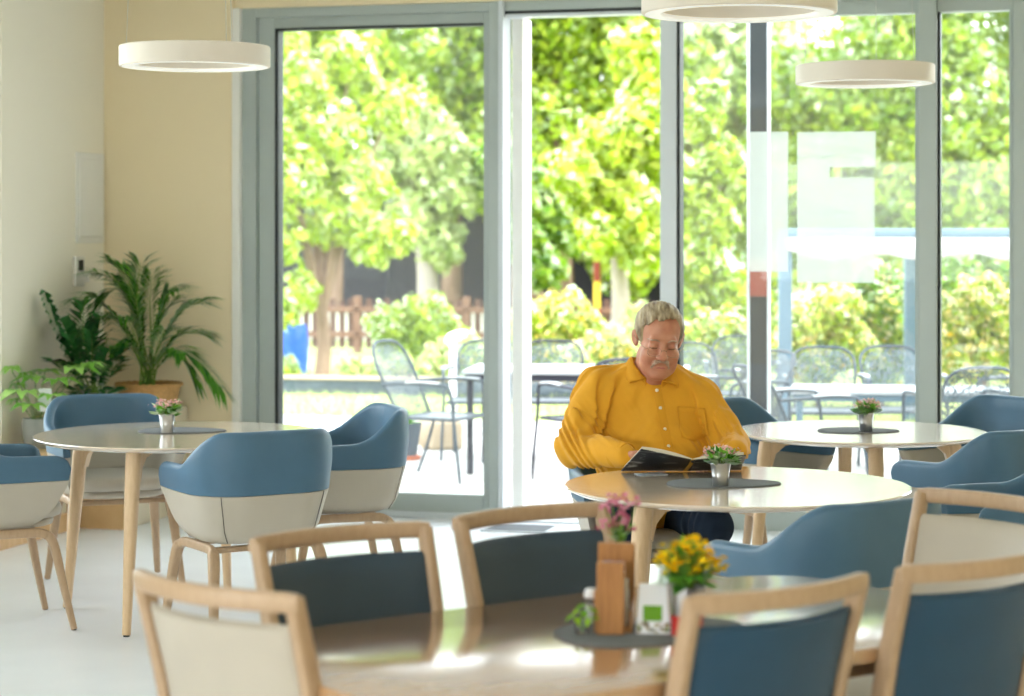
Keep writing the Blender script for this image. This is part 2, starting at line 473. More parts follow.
# ---------------------------------------------------------------- things fixed on the left wall
def on_left(px, py):
    """point on the left wall plane (u = XL) as (v, z)"""
    k = (px - 512) / FPX
    c = W(XL, 0); t = (c.x - k * c.y) / (k * VY - VX)
    d = c.y + t * VY
    return t, EYE - (py - HOR) / FPX * d
va, za = on_left(75, 152); vb, zb = on_left(102.5, 243)
t = thing('access_panel', 'white flush access panel high on the left wall', 'panel'); t.matrix_world = WM
mb = MB(); mb.lohi((XL, va, zb), (XL + .012, vb, za), .004); mb.build('panel_frame', M['white'], t, False)
mb = MB(); mb.lohi((XL + .008, va + .03, zb + .035), (XL + .018, vb - .02, za - .035), .004); mb.build('panel_door', M['white'], t, False)
va, za = on_left(72.5, 256.5); vb, zb = on_left(81.5, 286)
t = thing('thermostat', 'small white wall control with a dark display above the plants', 'thermostat'); t.matrix_world = WM
mb = MB(); mb.lohi((XL, va, zb), (XL + .022, vb, za), .006); mb.build('housing', M['white'], t, False)
mb = MB(); mb.lohi((XL + .02, va + .03, za - .08), (XL + .024, vb - .02, za - .02), .001)
mb.build('display', M['frame_dark'], t, False)
va, za = on_left(83, 272); vb, zb = on_left(88, 282)
t = thing('wall_switch', 'tiny white switch plate just right of the wall control', 'switch'); t.matrix_world = WM
mb = MB(); mb.lohi((XL, va, zb), (XL + .01, vb, za), .003); mb.build('plate', M['white'], t, False)
mb = MB(); mb.lohi((XL + .009, va + .02, zb + .012), (XL + .016, vb - .02, za - .012), .002); mb.build('rocker', M['white'], t, False)

# ---------------------------------------------------------------- ring pendants
def pendant(px, py, wpx, label):
    D = .62; d = D * FPX / wpx
    c = at(px, py, d)
    R, w, h = D / 2, .062, .085
    t = thing('ring_pendant_lamp', label, 'lamp', c, 0, 'ring pendant lamps')
    mb = MB(); mb.lathe([(R - w, .012), (R - w, h - .004), (R - w + .004, h), (R - .004, h), (R, h - .004), (R, .004), (R - .004, 0), (R - .012, 0), (R - .012, .012)], 72, caps=False)
    rows = None
    mb.build('lamp_ring', M['lamp'], t)
    mb = MB(); mb.lathe([(R - w, .012), (R - w, .004), (R - w + .004, 0), (R - .012, 0), (R - .012, .012), (R - w, .012)], 72, caps=False)
    mb.build('diffuser', M['diffuser'], t)
    for a in (70, 190, 310):
        q = Vector((math.cos(math.radians(a)) * (R - .03), math.sin(math.radians(a)) * (R - .03), h - .002))
        mb = MB(); mb.tube([q, Vector((q.x * .9, q.y * .9, CEIL - c.z - .018))], .0014, 6); mb.build('cable', M['cable'], t)
    mb = MB(); mb.lathe([(.0, -.02), (R * .97, -.02), (R * .97, 0), (0, 0)], 32, (0, 0, CEIL - c.z), caps=False); mb.build('canopy', M['lamp'], t)
    return t
pendant(195, 67, 150, 'white ring pendant lamp hanging in front of the beige wall at left')
pendant(739, 14, 195, 'largest white ring pendant lamp cut by the top edge above the man')
pendant(865, 84, 138, 'white ring pendant lamp hanging low before the right window panel')

# ---------------------------------------------------------------- door mat
c = on_z(520, 529, 0); mt = thing('door_mat', 'flat grey grille mat on the floor inside the open door', 'mat', (c.x, c.y, 0), WANG)
mb = MB(); mb.lohi((-.17, -.14, 0), (.17, .14, .006), .002); mb.build('mat_pad', M['mat'], mt, False)
mb = MB()
for s in (-1, 1):
    mb.lohi((s*.172 - .006, -.146, 0), (s*.172 + .006, .146, .008)); mb.lohi((-.178, s*.14 - .006, 0), (.178, s*.14 + .006, .008))
mb.build('mat_border', M['frame_light'], mt, False)
# ================================================================ FURNITURE
def make_armchair(name, label, loc, rz, group):
    t = thing(name, label, 'armchair', loc, rz, group)
    HW, BK, FRT, R = .30, .275, .25, .20
    ZB, ZL, ZI = .602, .418, .46
    LF = .5 * 0 + (HW - R)                       # half of the flat back
    LA = R * PI / 2
    def plan(a, z, off):
        """a: signed arc length from the middle of the back (reference size); off: inward offset"""
        sc = interp(z, [.40, .46, .592, .72, .85], [.70, .84, .955, 1.0, .985])
        yf = interp(z, [.40, .44, .50, .575, .65, .75], [.07, .14, .195, .235, .25, .25])
        s = -1 if a < 0 else 1; a = abs(a)
        LS = FRT + BK - R
        L = LF + LA + LS
        hw, bk, r = HW - off, BK - off, R - off
        if a < LF: x, y = a, -bk; x = a * (hw - r) / max(1e-6, LF)
        elif a < LF + LA:
            w = (a - LF) / LA * PI / 2
            x, y = hw - r + r * math.sin(w), -bk + r - r * math.cos(w)
        else:
            q = (a - LF - LA) / LS
            y0 = -bk + r
            x, y = hw, y0 + (yf / sc - y0) * q
            x -= .018 * q * q
        return Vector((s * x * sc, y * sc + .0, z))
    L = LF + LA + FRT + BK - R
    def top(a):
        a = abs(a)
        z = lerp(.842, .712, sstep(.22, .50, a))
        z -= .012 * (a / L) ** 2
        e = (a - (L - .07)) / .07
        if e > 0: z -= .05 * (1 - math.sqrt(max(0, 1 - e * e)))
        return z
    NA = 56
    sa = [-L + 2 * L * i / NA for i in range(NA + 1)]
    extra = [-L + .012, -L + .03, L - .012, L - .03]
    sa = sorted(sa + extra)
    def thick(a):
        e = (abs(a) - (L - .05)) / .05
        k = math.sqrt(max(0.0, 1 - e * e)) if e > 0 else 1.0
        return .046 * max(.25, k)
    up, lo = [], []
    for a in sa:
        T = top(a); th = thick(a); r = th / 2
        row = []
        for i in range(6): row.append(plan(a, lerp(ZB, T - r, i / 5), 0))
        for i in range(1, 6):
            w = PI * i / 6
            row.append(plan(a, T - r + r * math.sin(w), r - r * math.cos(w)))
        for i in range(6): row.append(plan(a, lerp(T - r, ZB, i / 5), th))
        up.append(row)
        row = [plan(a, lerp(ZB - .002, ZL, i / 7), .003 * sstep(0, 1, i)) for i in range(8)]
        row += [plan(a, ZL - .004, .05), plan(a, ZL + .004, .09)]
        row += [plan(a, lerp(ZI, ZB - .002, i / 4), th - .003) for i in range(5)]
        lo.append(row)
    mb = MB(); mb.grid(up, cv=True, cap0=True, cap1=True); mb.build('back_band', M['blue'], t, True, 60)
    mb = MB(); mb.grid(lo, cv=True, cap0=True, cap1=True); mb.build('lower_shell', M['beige'], t, True, 60)
    for s in (-1, 1):
        mb = MB(); mb.tube([plan(s * (LF + LA * .42), lerp(ZB - .004, ZL, i / 8), -.0005) for i in range(9)], .0017, 6)
        mb.build('seam', M['seam'], t)
    def slab(w, y0, y1, z0, z1, ex, name, mat, crown=0.0):
        rows = []
        prof = [(.90, 0), (.975, .15), (1, .5), (.975, .85), (.90, 1.0), (.5, 1.03), (.05, 1.05)]
        for k, q in [(.05, 0)] + prof:
            row = []
            for i in range(40):
                a = 2 * PI * i / 40; c, d = math.cos(a), math.sin(a)
                x = math.copysign(abs(c) ** (2/ex), c); y = math.copysign(abs(d) ** (2/ex), d)
                row.append(Vector((x * w * k, (y0 + y1) / 2 + y * (y1 - y0) / 2 * k, lerp(z0, z1, q))))
            rows.append(row)
        mb = MB(); mb.grid(rows, cv=True, cap0=True, cap1=True); mb.build(name, mat, t, True, 60)
    slab(.238, -.215, .255, .445, .505, 3.4, 'seat_cushion', M['beige'])
    slab(.215, -.19, .225, .410, .447, 3.2, 'seat_pan', M['beige'])
    for sx in (-1, 1):
        for sy in (-1, 1):
            yt = .19 if sy > 0 else -.175
            foot = Vector((sx * .255, yt + sy * .075, .004))
            knee = Vector((sx * .222, yt, .345))
            pts = spline([foot, lerp(foot, knee, .5), knee + Vector((0, 0, -.0)), Vector((sx * .214, yt - sy * .035, .385)), Vector((sx * .21, yt - sy * .09, .392)), Vector((sx * .208, 0.0, .392))], 5)
            n = len(pts)
            sz = []
            for p in pts:
                k = min(1, p.z / .34)
                sz.append((lerp(.0125, .0185, k), lerp(.0135, .022, k) if p.z < .38 else .014))
            mb = MB(); mb.sweep(pts, sz, up=(sx * 1.0, 0, 0.02), n=14, ex=3.2)
            lg = mb.build('leg', M['oak'], t)
            mb = MB(); mb.lathe([(.010, 0), (.010, .005)], 12, foot + Vector((0, 0, -.004))); mb.build('foot_glide', M['frame_dark'], lg)
    mb = MB()
    for y in (-.12, .13): mb.lohi((-.21, y - .016, .376), (.21, y + .016, .398), .005)
    mb.build('leg_frame', M['oak'], t)
    return t

def head_rz(deg): return math.radians(deg - 90)
AG = 'blue and beige tub armchairs'
ac0 = make_armchair('armchair', 'tub armchair seen from behind at the front right of the left birch table', (-1.02, 8.34, 0), head_rz(121), AG)
arm_spots = [
    ((-1.80, 9.72, 0), -68, 'blue and beige armchair facing the viewer behind the left birch table, plants behind it'),
    ((-2.10, 8.72, 0), 25, 'armchair cut by the left edge of the picture, facing the left birch table'),
    ((-.74, 9.22, 0), 198, 'armchair right of the left birch table with its back to the sliding sash'),
    ((1.07, 9.50, 0), -42, 'armchair left of the far white table, half hidden behind the man'),
    ((2.10, 9.66, 0), 212, 'farthest armchair at the right edge, behind the far white table'),
    ((1.857, 8.41, 0), 125, 'armchair at the front right of the far white table, showing its outer side'),
    ((1.76, 7.34, 0), 184, 'armchair at the right edge just behind the beige pulled-out dining chair'),
    ((.92, 6.24, 0), 125, 'armchair with its wide blue back to the viewer before the table of the man'),
    ((.515, 8.02, 0), -86, 'armchair that the man in the yellow shirt is sitting in'),
]
for loc, hd, lab in arm_spots:
    dup(ac0, loc, head_rz(hd), lab, AG)

# ---------------------------------------------------------------- dining chairs with a ladder rail
def make_dining_chair(label, rail_mid, rz, group, padmat, wood='oak'):
    """local origin on the floor under the top rail; the chair faces +Y"""
    t = thing('dining_chair', label, 'chair', (rail_mid[0], rail_mid[1], 0), rz, group)
    HT = .93; hw = .218
    def back(z):                      # depth of the back frame at height z (rake)
        return interp(z, [0, .2, .45, .7, .93], [.02, .075, .115, .065, .0])
    for s in (-1, 1):
        zs = [0.004, .1, .25, .40, .5, .62, .75, .86, .915]
        pts = spline([Vector((s * interp(z, [0, .45, .93], [.205, .205, hw]), back(z), z)) for z in zs], 4)
        sz = [(interp(p.z, [0, .45, .9], [.013, .016, .014]), interp(p.z, [0, .42, .9], [.016, .026, .019])) for p in pts]
        mb = MB(); mb.sweep(pts, sz, up=(0, 1, 0), n=14, ex=4)
        mb.build('back_post', M[wood], t)
    # curved head rail
    pts = []
    for i in range(21):
        q = -1 + 2 * i / 20
        pts.append(Vector((q * (hw + .013), -.055 * (1 - q * q) + .004, HT - .020)))
    e = [(.0125, .020)] * 21
    e[0] = (.010, .016); e[-1] = (.010, .016)
    mb = MB(); mb.sweep(pts, e, up=(0, 0, 1), n=14, ex=3.6); mb.build('head_rail', M[wood], t)
    # padded back panel
    rows = []
    nz = 10
    for j in range(25):
        q = -1 + 2 * j / 24
        x = q * .203
        row = []
        zs = [lerp(.50, .855, i / nz) for i in range(nz + 1)]
        th = .016 * (1 - .55 * abs(q) ** 8)
        f = lambda z: back(z) - .048 * (1 - q * q) * interp(z, [.5, .86], [.6, 1])
        for z in zs: row.append(Vector((x, f(z) + th, z)))
        row.append(Vector((x, f(.864), .864)))
        for z in reversed(zs): row.append(Vector((x, f(z) - th, z)))
        row.append(Vector((x, f(.492), .492)))
        rows.append(row)
    mb = MB(); mb.grid(rows, cv=True, cap0=True, cap1=True); mb.build('back_pad', padmat, t, True, 60)
    # seat
    rows = []
    for k, z in [(.05, .425), (.93, .425), (.985, .435), (1, .45), (.985, .468), (.93, .478), (.5, .484), (.05, .486)]:
        row = []
        for i in range(36):
            a = 2 * PI * i / 36; c, d = math.cos(a), math.sin(a)
            x = math.copysign(abs(c) ** .5, c); y = math.copysign(abs(d) ** .5, d)
            row.append(Vector((x * lerp(.215, .235, (y + 1) / 2) * k, .325 + y * .20 * k, z)))
        rows.append(row)
    mb = MB(); mb.grid(rows, cv=True, cap0=True, cap1=True); mb.build('seat', padmat, t, True, 60)
    mb = MB()
    for s in (-1, 1):
        mb.sweep([Vector((s * .203, .13, .405)), Vector((s * .208, .49, .405))], (.011, .024), n=12)
    mb.sweep([Vector((-.208, .49, .405)), Vector((.208, .49, .405))], (.011, .024), n=12)
    mb.sweep([Vector((-.203, .125, .405)), Vector((.203, .125, .405))], (.011, .024), n=12)
    mb.build('seat_frame', M[wood], t)
    for s in (-1, 1):
        mb = MB(); mb.sweep([Vector((s * .215, .51, .004)), Vector((s * .212, .50, .22)), Vector((s * .208, .49, .43))], [(.0125, .0125), (.016, .016), (.0185, .0185)], up=(0, 1, 0), n=14)
        mb.build('leg', M[wood], t)
    return t
DG = 'wooden dining chairs around the oak table'
dc0 = make_dining_chair('blue padded oak dining chair at the front right, nearest the yellow flowers', (.511, 4.092), math.radians(36.5), DG, M['blue_dark'])
dc_spots = [
    ((.968, 4.44), 35.5, 'blue padded oak dining chair in the bottom right corner of the picture', None),
    ((-.381, 4.83), -144.5, 'dark padded oak dining chair across the oak table, left of the pair', 'A'),
    ((.047, 5.177), -142, 'dark padded oak dining chair across the oak table, nearest the wooden caddy', 'A'),
    ((-.572, 4.12), -40.5, 'beige padded oak dining chair at the bottom left, seen from behind', 'B'),
    ((1.205, 5.43), 128, 'beige padded oak dining chair pulled out at the right end of the oak table', 'B'),
]
for (x, y), a, lab, kd in dc_spots:
    mm = {'A': {'navy leatherette': M['navy_shaded']}, 'B': {'navy leatherette': M['beige']}, None: None}[kd]
    dup(dc0, (x, y, 0), math.radians(a), lab, DG, mm)

# ---------------------------------------------------------------- round cafe tables
def round_table(label, c, R, legrot, group, topmat='birch'):
    t = thing('round_table', label, 'table', (c[0], c[1], 0), math.radians(legrot), group)
    mb = MB(); mb.lathe([(0.01, .728), (R - .035, .728), (R - .004, .742), (R, .746), (R - .003, .75), (0.01, .75)], 96)
    mb.build('tabletop', M[topmat], t, True, 30)
    for k in range(4):
        a = math.radians(90 * k); e = Vector((math.cos(a), math.sin(a), 0)); s = Vector((-e.y, e.x, 0))
        rt, rb = R * .76, R * .86
        mb = MB()
        pts = [e * rb + Vector((0, 0, .006)), e * lerp(rb, rt, .5) + Vector((0, 0, .33)), e * rt + Vector((0, 0, .64)), e * (rt - .012) + Vector((0, 0, .727))]
        mb.sweep(pts, [(.0165, .0165), (.024, .024), (.031, .031), (.031, .031)], up=tuple(s), n=16, ex=2.3)
        # bracket running in under the top
        prof = [(rt + .012, .727), (rt + .016, .66), (rt - .03, .60), (rt - .045, .655), (rt - .085, .69), (rt - .16, .703), (.03, .706), (.03, .727)]
        n = len(prof); w = .021
        vs = [e * r + s * w + Vector((0, 0, z)) for r, z in prof] + [e * r - s * w + Vector((0, 0, z)) for r, z in prof]
        mb.add(vs, [tuple(range(n)), tuple(range(2*n - 1, n - 1, -1))] + [(i, (i+1) % n, n + (i+1) % n, n + i) for i in range(n)])
        lg = mb.build('leg', M['birch_leg'], t, True, 50)
        mb = MB(); mb.lathe([(.013, 0), (.013, .007)], 14, e * rb); mb.build('foot_glide', M['frame_dark'], lg)
    rr = R * .55
    mb = MB(); mb.lathe([(rr - .02, .712), (rr, .712), (rr, .7275), (rr - .02, .7275), (rr - .02, .712)], 48, caps=False); mb.build('support_ring', M['white'], t)
    return t
TG = 'round cafe tables on four wooden legs'
TL, RL = (-1.384, 8.96), .60
TM, RM = (.75, 7.167), .575
TR, RR = (1.471, 9.09), .53
round_table('round birch table at the left with a pink flower pot, among four armchairs', TL, RL, -105, TG)
round_table('round pale table that the man in yellow sits reading at', TM, RM, -140, TG)
round_table('farthest round white table at the right, by the window glass', TR, RR, -90, TG)

def pebble_mat(label, x, y, w, dpt, z, rot):
    t = thing('place_mat', label, 'place mat', (x, y, z), rot, 'grey pebble shaped table mats')
    out = []
    for i in range(48):
        a = 2 * PI * i / 48
        r = 1 + .07 * math.cos(3 * a + .4)
        out.append((w / 2 * r * math.cos(a), dpt / 2 * r * math.sin(a)))
    mb = MB(); mb.prism(out, 0.0005, .004, .0012); mb.build('felt_pad', M['mat'], t)
    rim = [(p[0], p[1], .0038) for p in out]
    mb = MB(); mb.tube([Vector(p) * .985 for p in rim], .0012, 5, closed=True); mb.build('stitched_edge', M['mat'], t)
    return t
def flower_pot(label, x, y, z, seed, petals, scale=1.0):
    r_ = random.Random(seed)
    t = thing('flower_pot', label, 'potted flower', (x, y, z), r_.uniform(0, 6), 'small potted flowers in zinc pots')
    mb = MB(); mb.lathe([(.004, .0), (.024, 0), (.0265, .003), (.0285, .03), (.0292, .032), (.0292, .036), (.029, .038), (.0335, .072), (.0352, .074), (.0352, .078), (.0330, .078), (.0315, .07), (.004, .066)], 40)
    mb.build('pot', M['zinc'], t, True, 50)
    mb = MB(); mb.lathe([(.003, .064), (.031, .066), (.003, .07)], 24); mb.build('soil', M['soil'], t)
    # leaves
    mb = MB(); st = MB(); fl = MB()
    for i in range(70):
        a = r_.uniform(0, 2 * PI); q = r_.uniform(.2, 1.0); el = r_.uniform(.05, 1.1)
        b = Vector((math.cos(a) * .012, math.sin(a) * .012, .07 + r_.uniform(0, .02)))
        e = Vector((math.cos(a) * math.cos(el), math.sin(a) * math.cos(el), math.sin(el)))
        ln = r_.uniform(.035, .058)
        s = e.cross(Vector((0, 0, 1))).normalized(); w = ln * .30
        c0 = b + e * ln * .3
        up = s.cross(e) * .006
        mb.add([c0, c0 + e * ln * .35 + s * w + up, c0 + e * ln * .95, c0 + e * ln * .35 - s * w + up, c0 + e * ln * .4 - up], [(0, 1, 4), (1, 2, 4), (2, 3, 4), (3, 0, 4)])
    for i in range(26):
        a = r_.uniform(0, 2 * PI); q = math.sqrt(r_.uniform(0.02, 1)) * .055
        tip = Vector((math.cos(a) * q, math.sin(a) * q, r_.uniform(.115, .142) - q * .25))
        st.tube([Vector((tip.x * .25, tip.y * .25, .075)), lerp(Vector((tip.x * .5, tip.y * .5, .1)), tip, .4), tip], .0013, 5)
        for k in range(7):
            c = tip + Vector((r_.gauss(0, .008), r_.gauss(0, .008), r_.gauss(0, .005)))
            nrm = Vector((r_.gauss(0, .5), r_.gauss(0, .5), 1)).normalized(); a0 = r_.uniform(0, 6)
            s = nrm.orthogonal().normalized(); u = nrm.cross(s)
            pts = []
            for j in range(8):
                rr = .0075 if j % 2 == 0 else .0032
                pts.append(c + (s * math.cos(a0 + j * PI / 4) + u * math.sin(a0 + j * PI / 4)) * rr + nrm * (.002 if j % 2 == 0 else 0))
            fl.add([c - nrm * .001] + pts, [(0, 1 + j, 1 + (j + 1) % 8) for j in range(8)])
    mb.build('leaves', M['leaf_small'], t, False); st.build('stems', M['stem'], t); fl.build('blossoms', M[petals], t, False)
    t.scale = (scale,) * 3
    return t
ZT = .75
p = on_z(180, 431, ZT); pebble_mat('grey mat in the middle of the left birch table', p.x, p.y, .37, .26, ZT, 0)
p = on_z(167, 432.5, ZT + .004); flower_pot('pink flowers in a small zinc pot on the left birch table', p.x, p.y, ZT + .0042, 1, 'petal_pink', 1.0)
p = on_z(720, 484, ZT); pebble_mat('grey mat on the table of the reading man', p.x, p.y, .385, .27, ZT, .1)
p = on_z(720.5, 486, ZT + .004); flower_pot('pink flowers in a small zinc pot beside the open book', p.x, p.y, ZT + .0042, 2, 'petal_pink', .98)
p = on_z(855.5, 431, ZT); pebble_mat('grey mat on the far white table by the window', p.x, p.y, .345, .25, ZT, 0)
p = on_z(866, 431, ZT + .004); flower_pot('pink flowers in a small zinc pot on the far white table', p.x, p.y, ZT + .0042, 3, 'petal_pink', .98)

# ---------------------------------------------------------------- the oak table in the foreground
TA = math.radians(35.8)
OC = Vector((.2545, 4.562, 0))
t = thing('dining_table', 'long oak dining table in the foreground with chairs all around it', 'table', OC, TA)
hl, hw_ = .82, .44
out = []
for i in range(96):
    a = 2 * PI * i / 96; c, s = math.cos(a), math.sin(a)
    out.append((hl * math.copysign(abs(c) ** (2/5.0), c), hw_ * math.copysign(abs(s) ** (2/5.0), s)))
mb = MB(); mb.prism(out, .722, .75, .004); mb.build('tabletop', M['oak_top'], t, True, 35)
mb = MB()
for s in (-1, 1):
    mb.lohi((-.62, s * .3 - .012, .66), (.62, s * .3 + .012, .7215), .003); mb.lohi((s * .62 - .012, -.3, .66), (s * .62 + .012, .3, .7215), .003)
mb.build('apron', M['oak_dark'], t)
for sx in (-1, 1):
    for sy in (-1, 1):
        mb = MB(); mb.sweep([Vector((sx * .66, sy * .33, .004)), Vector((sx * .64, sy * .31, .4)), Vector((sx * .63, sy * .30, .7215))], [(.018, .018), (.026, .026), (.032, .032)], up=(0, 1, 0), n=16, ex=2.6)
        mb.build('leg', M['oak_dark'], t)
# ================================================================ THINGS ON THE OAK TABLE
M['red'] = pbr('red glazed pot', lin((196, 28, 30)), .3, .5, var=.1)
M['green_label'] = pbr('green label', lin((112, 170, 30)), .5, .3, var=.15, vscale=50)
M['packet'] = pbr('blue grey packet', lin((110, 122, 160)), .5, .4, col2=lin((150, 90, 90)), vscale=60)
M['napkin'] = pbr('paper napkin', lin((232, 224, 206)), .8, .1, var=.05)
M['salt'] = pbr('salt', lin((240, 240, 236)), .8, .2, var=.02)
M['clear'] = glass_mat('clear drinking glass', (.96, .98, .98), 1.6)
M['leaf_lime'] = leaf_mat('lime leaf', [lin((150, 210, 30)), lin((120, 190, 40)), lin((180, 226, 70))], .4, .4, .06)
M['petal_magenta'] = leaf_mat('magenta petal', [lin((190, 80, 120)), lin((214, 130, 160)), lin((230, 170, 190))], .3, .6, .03)

p = on_z(645, 632, ZT)
pebble_mat('large grey mat under the wooden caddy on the oak table', p.x, p.y, .43, .29, ZT, .5)
ZM = ZT + .0042
# wooden caddy
p = on_z(611, 635, ZM)
t = thing('condiment_caddy', 'tall oak block caddy with napkins on the foreground oak table', 'caddy', (p.x, p.y + .012, ZM), -.10)
mb = MB(); mb.lohi((-.029, -.012, 0), (.029, .012, .150), .003); mb.build('front_board', M['block'], t, False)
mb = MB(); mb.lohi((-.036, .150, 0), (.044, .172, .168), .003); mb.build('back_board', M['block'], t, False)
mb = MB(); mb.lohi((-.036, .0125, 0), (.044, .1495, .014), .002); mb.build('tray', M['block'], t, False)
mb = MB(); mb.lohi((-.036, .0125, .014), (-.030, .1495, .085), .001); mb.lohi((.038, .0125, .014), (.044, .1495, .05), .001); mb.build('side_board', M['block'], t, False)
def top_item(name, label, cat, mbs, loc, rz=0, group=None):
    q = thing(name, label, cat, loc, rz, group)
    for nm, mb, mat in mbs: mb.build(nm, mat, q, True, 40)
    return q
base = Vector((p.x, p.y + .012, ZM))
mb = MB()
for i in range(9):
    mb.lohi((-.026, .02 + i * .0042, .0), (.034, .0236 + i * .0042, .092 + .002 * math.sin(i * 2)), .0008)
nb = MB(); nb.lohi((-.028, .0575, .0), (.035, .060, .07), .0008)
top_item('napkin_stack', 'cream paper napkins standing inside the wooden caddy', 'napkins', [('napkin_fold', mb, M['napkin']), ('divider', nb, M['card'])], base + Vector((0, 0, .0145)), -.10)
for i in range(5):
    mb = MB(); mb.lohi((-.02, -.002, 0), (.026, .002, .118 + .004 * (i % 2)), .001)
    nb = MB(); nb.lohi((-.02, -.0022, .100), (.026, .0022, .106), .0002)
    top_item('sauce_packet', 'blue grey sauce packet in a row behind the napkins in the caddy', 'packet', [('sachet', mb, M['packet']), ('seal_strip', nb, M['card'])],
             base + Vector((.008, .075 + i * .012, .0145)), -.10 + .03 * (i % 3 - 1), 'sauce packets in the caddy')
def shaker(px, py, label, fill):
    q = on_z(px, py, ZM)
    b = MB(); b.lathe([(.002, 0), (.0145, 0), (.016, .004), (.0145, .05), (.0135, .055), (.002, .055)], 24)
    s = MB(); s.lathe([(.002, .003), (.013, .003), (.012, .036), (.002, .036)], 20)
    c = MB(); c.lathe([(.0145, .053), (.0155, .055), (.0152, .064), (.011, .072), (.002, .0735)], 24, caps=True)
    top_item('salt_shaker', label, 'shaker', [('bottle', b, M['clear']), ('filling', s, fill), ('cap', c, M['card'])], q)
shaker(591, 622, 'small glass shaker with a white cap left of the wooden caddy', M['salt'])
# white card with a green square
q = on_z(653, 632, ZM)
t = thing('table_card', 'folded white card with a green square beside the yellow flowers', 'card', q, -.05)
mb = MB()
w0, w1, h, dp = .036, .029, .102, .022
for s in (-1, 1):
    mb.add([(-w0, s*dp, 0), (w0, s*dp, 0), (w1, s*.002, h), (-w1, s*.002, h), (-w0, s*dp - s*.0012, 0), (w0, s*dp - s*.0012, 0), (w1, s*.0008, h), (-w1, s*.0008, h)],
           [(0,1,2,3), (7,6,5,4), (0,4,5,1), (1,5,6,2), (2,6,7,3), (3,7,4,0)])
mb.build('card_sheet', M['card'], t, False)
def on_card(x, z): k = z / h; return Vector((x, -lerp(dp, .002, k) - .0004, z))
mb = MB(); mb.grid([[on_card(lerp(-.021, .019, i), lerp(.026, .058, j)) for j in (0, 1)] for i in (0, 1)]); mb.build('green_square', M['green_label'], t, False)
mb = MB()
rr = random.Random(5)
for i in range(24):
    c = on_card(rr.uniform(-.032, .032), rr.uniform(.004, .022)); a = rr.uniform(.0025, .006)
    mb.add([c + Vector((a*math.cos(k*PI/3), -.0003, a*math.sin(k*PI/3))) for k in range(6)], [tuple(range(6))])
mb.build('printed_flowers', leaf_mat('printed flowers', [lin((90, 120, 60)), lin((150, 110, 70)), lin((190, 190, 150)), lin((70, 80, 60))], 0, .6, .02), t, False)
mb = MB(); mb.lohi((.013, -.0015, .095), (.020, .0015, .135), .0005); mb.build('hang_tab', M['card'], t, False)
# yellow kalanchoe in a red based pot
q = on_z(688, 640, ZT)
t = thing('yellow_flower_pot', 'bright yellow flowers in a red based pot on the oak table', 'potted flower', (q.x, q.y + .025, ZM), 0)
mb = MB(); mb.lathe([(.003, 0), (.030, 0), (.033, .003), (.034, .045), (.003, .045)], 36); mb.build('red_sleeve', M['red'], t)
mb = MB(); mb.lathe([(.003, .0452), (.0335, .0452), (.038, .098), (.040, .10), (.040, .104), (.0375, .104), (.036, .096), (.003, .094)], 36); mb.build('pot', M['zinc'], t)
mb = MB(); mb.lathe([(.003, .094), (.0355, .0955), (.003, .098)], 24); mb.build('soil', M['soil'], t)
r_ = random.Random(11)
lf, st, fl = MB(), MB(), MB()
def leaf_quad(mb, b, e, ln, w, droop=0.1):
    e = e.normalized(); s = e.cross(Vector((0, 0, 1)))
    if s.length < 1e-3: s = Vector((1, 0, 0))
    s.normalize(); n = s.cross(e)
    tip = b + e * ln - Vector((0, 0, droop * ln))
    mb.add([b, b + e * ln * .45 + s * w + n * w * .25, tip, b + e * ln * .45 - s * w + n * w * .25, b + e * ln * .5], [(0, 1, 4), (1, 2, 4), (2, 3, 4), (3, 0, 4)])
for i in range(110):
    a = r_.uniform(0, 2*PI); el = r_.uniform(-.1, 1.2); e = Vector((math.cos(a)*math.cos(el), math.sin(a)*math.cos(el), math.sin(el)))
    leaf_quad(lf, Vector((math.cos(a)*.012, math.sin(a)*.012, .098 + r_.uniform(0, .05))), e, r_.uniform(.045, .075), r_.uniform(.012, .02))
tips = [(a*.92, b, .098 + (c-.098)*.72) for a, b, c in [(-.068, 0, .175), (-.05, .02, .19), (-.035, -.02, .20), (-.02, .03, .215), (-.008, -.01, .225), (.012, .02, .235), (.022, -.015, .22), (.03, .03, .205), (-.045, -.03, .165), (.012, -.03, .165), (.026, -.03, .18), (.045, .01, .185), (.062, 0, .18), (.082, .005, .165), (.06, .02, .15), (-.005, .0, .20), (-.02, -.03, .18)]]
for x, y, z in tips:
    tip = Vector((x, y, z))
    st.tube([Vector((x*.15, y*.15, .098)), Vector((x*.55, y*.55, lerp(.1, z, .6))), tip], .0016, 5)
    for k in range(12 if abs(x) < .06 else 5):
        c = tip + Vector((r_.gauss(0, .010), r_.gauss(0, .010), r_.gauss(0, .006)))
        nrm = Vector((r_.gauss(0, .5), r_.gauss(-.4, .5), 1)).normalized(); a0 = r_.uniform(0, 6)
        s = nrm.orthogonal().normalized(); u = nrm.cross(s)
        fl.add([c - nrm * .002] + [c + (s*math.cos(a0 + j*PI/4) + u*math.sin(a0 + j*PI/4)) * (.0095 if j % 2 == 0 else .005) for j in range(8)], [(0, 1 + j, 1 + (j+1) % 8) for j in range(8)])
lf.build('leaves', M['leaf_small'], t, False); st.build('stems', M['stem'], t); fl.build('blossoms', M['petal_yellow'], t, False)
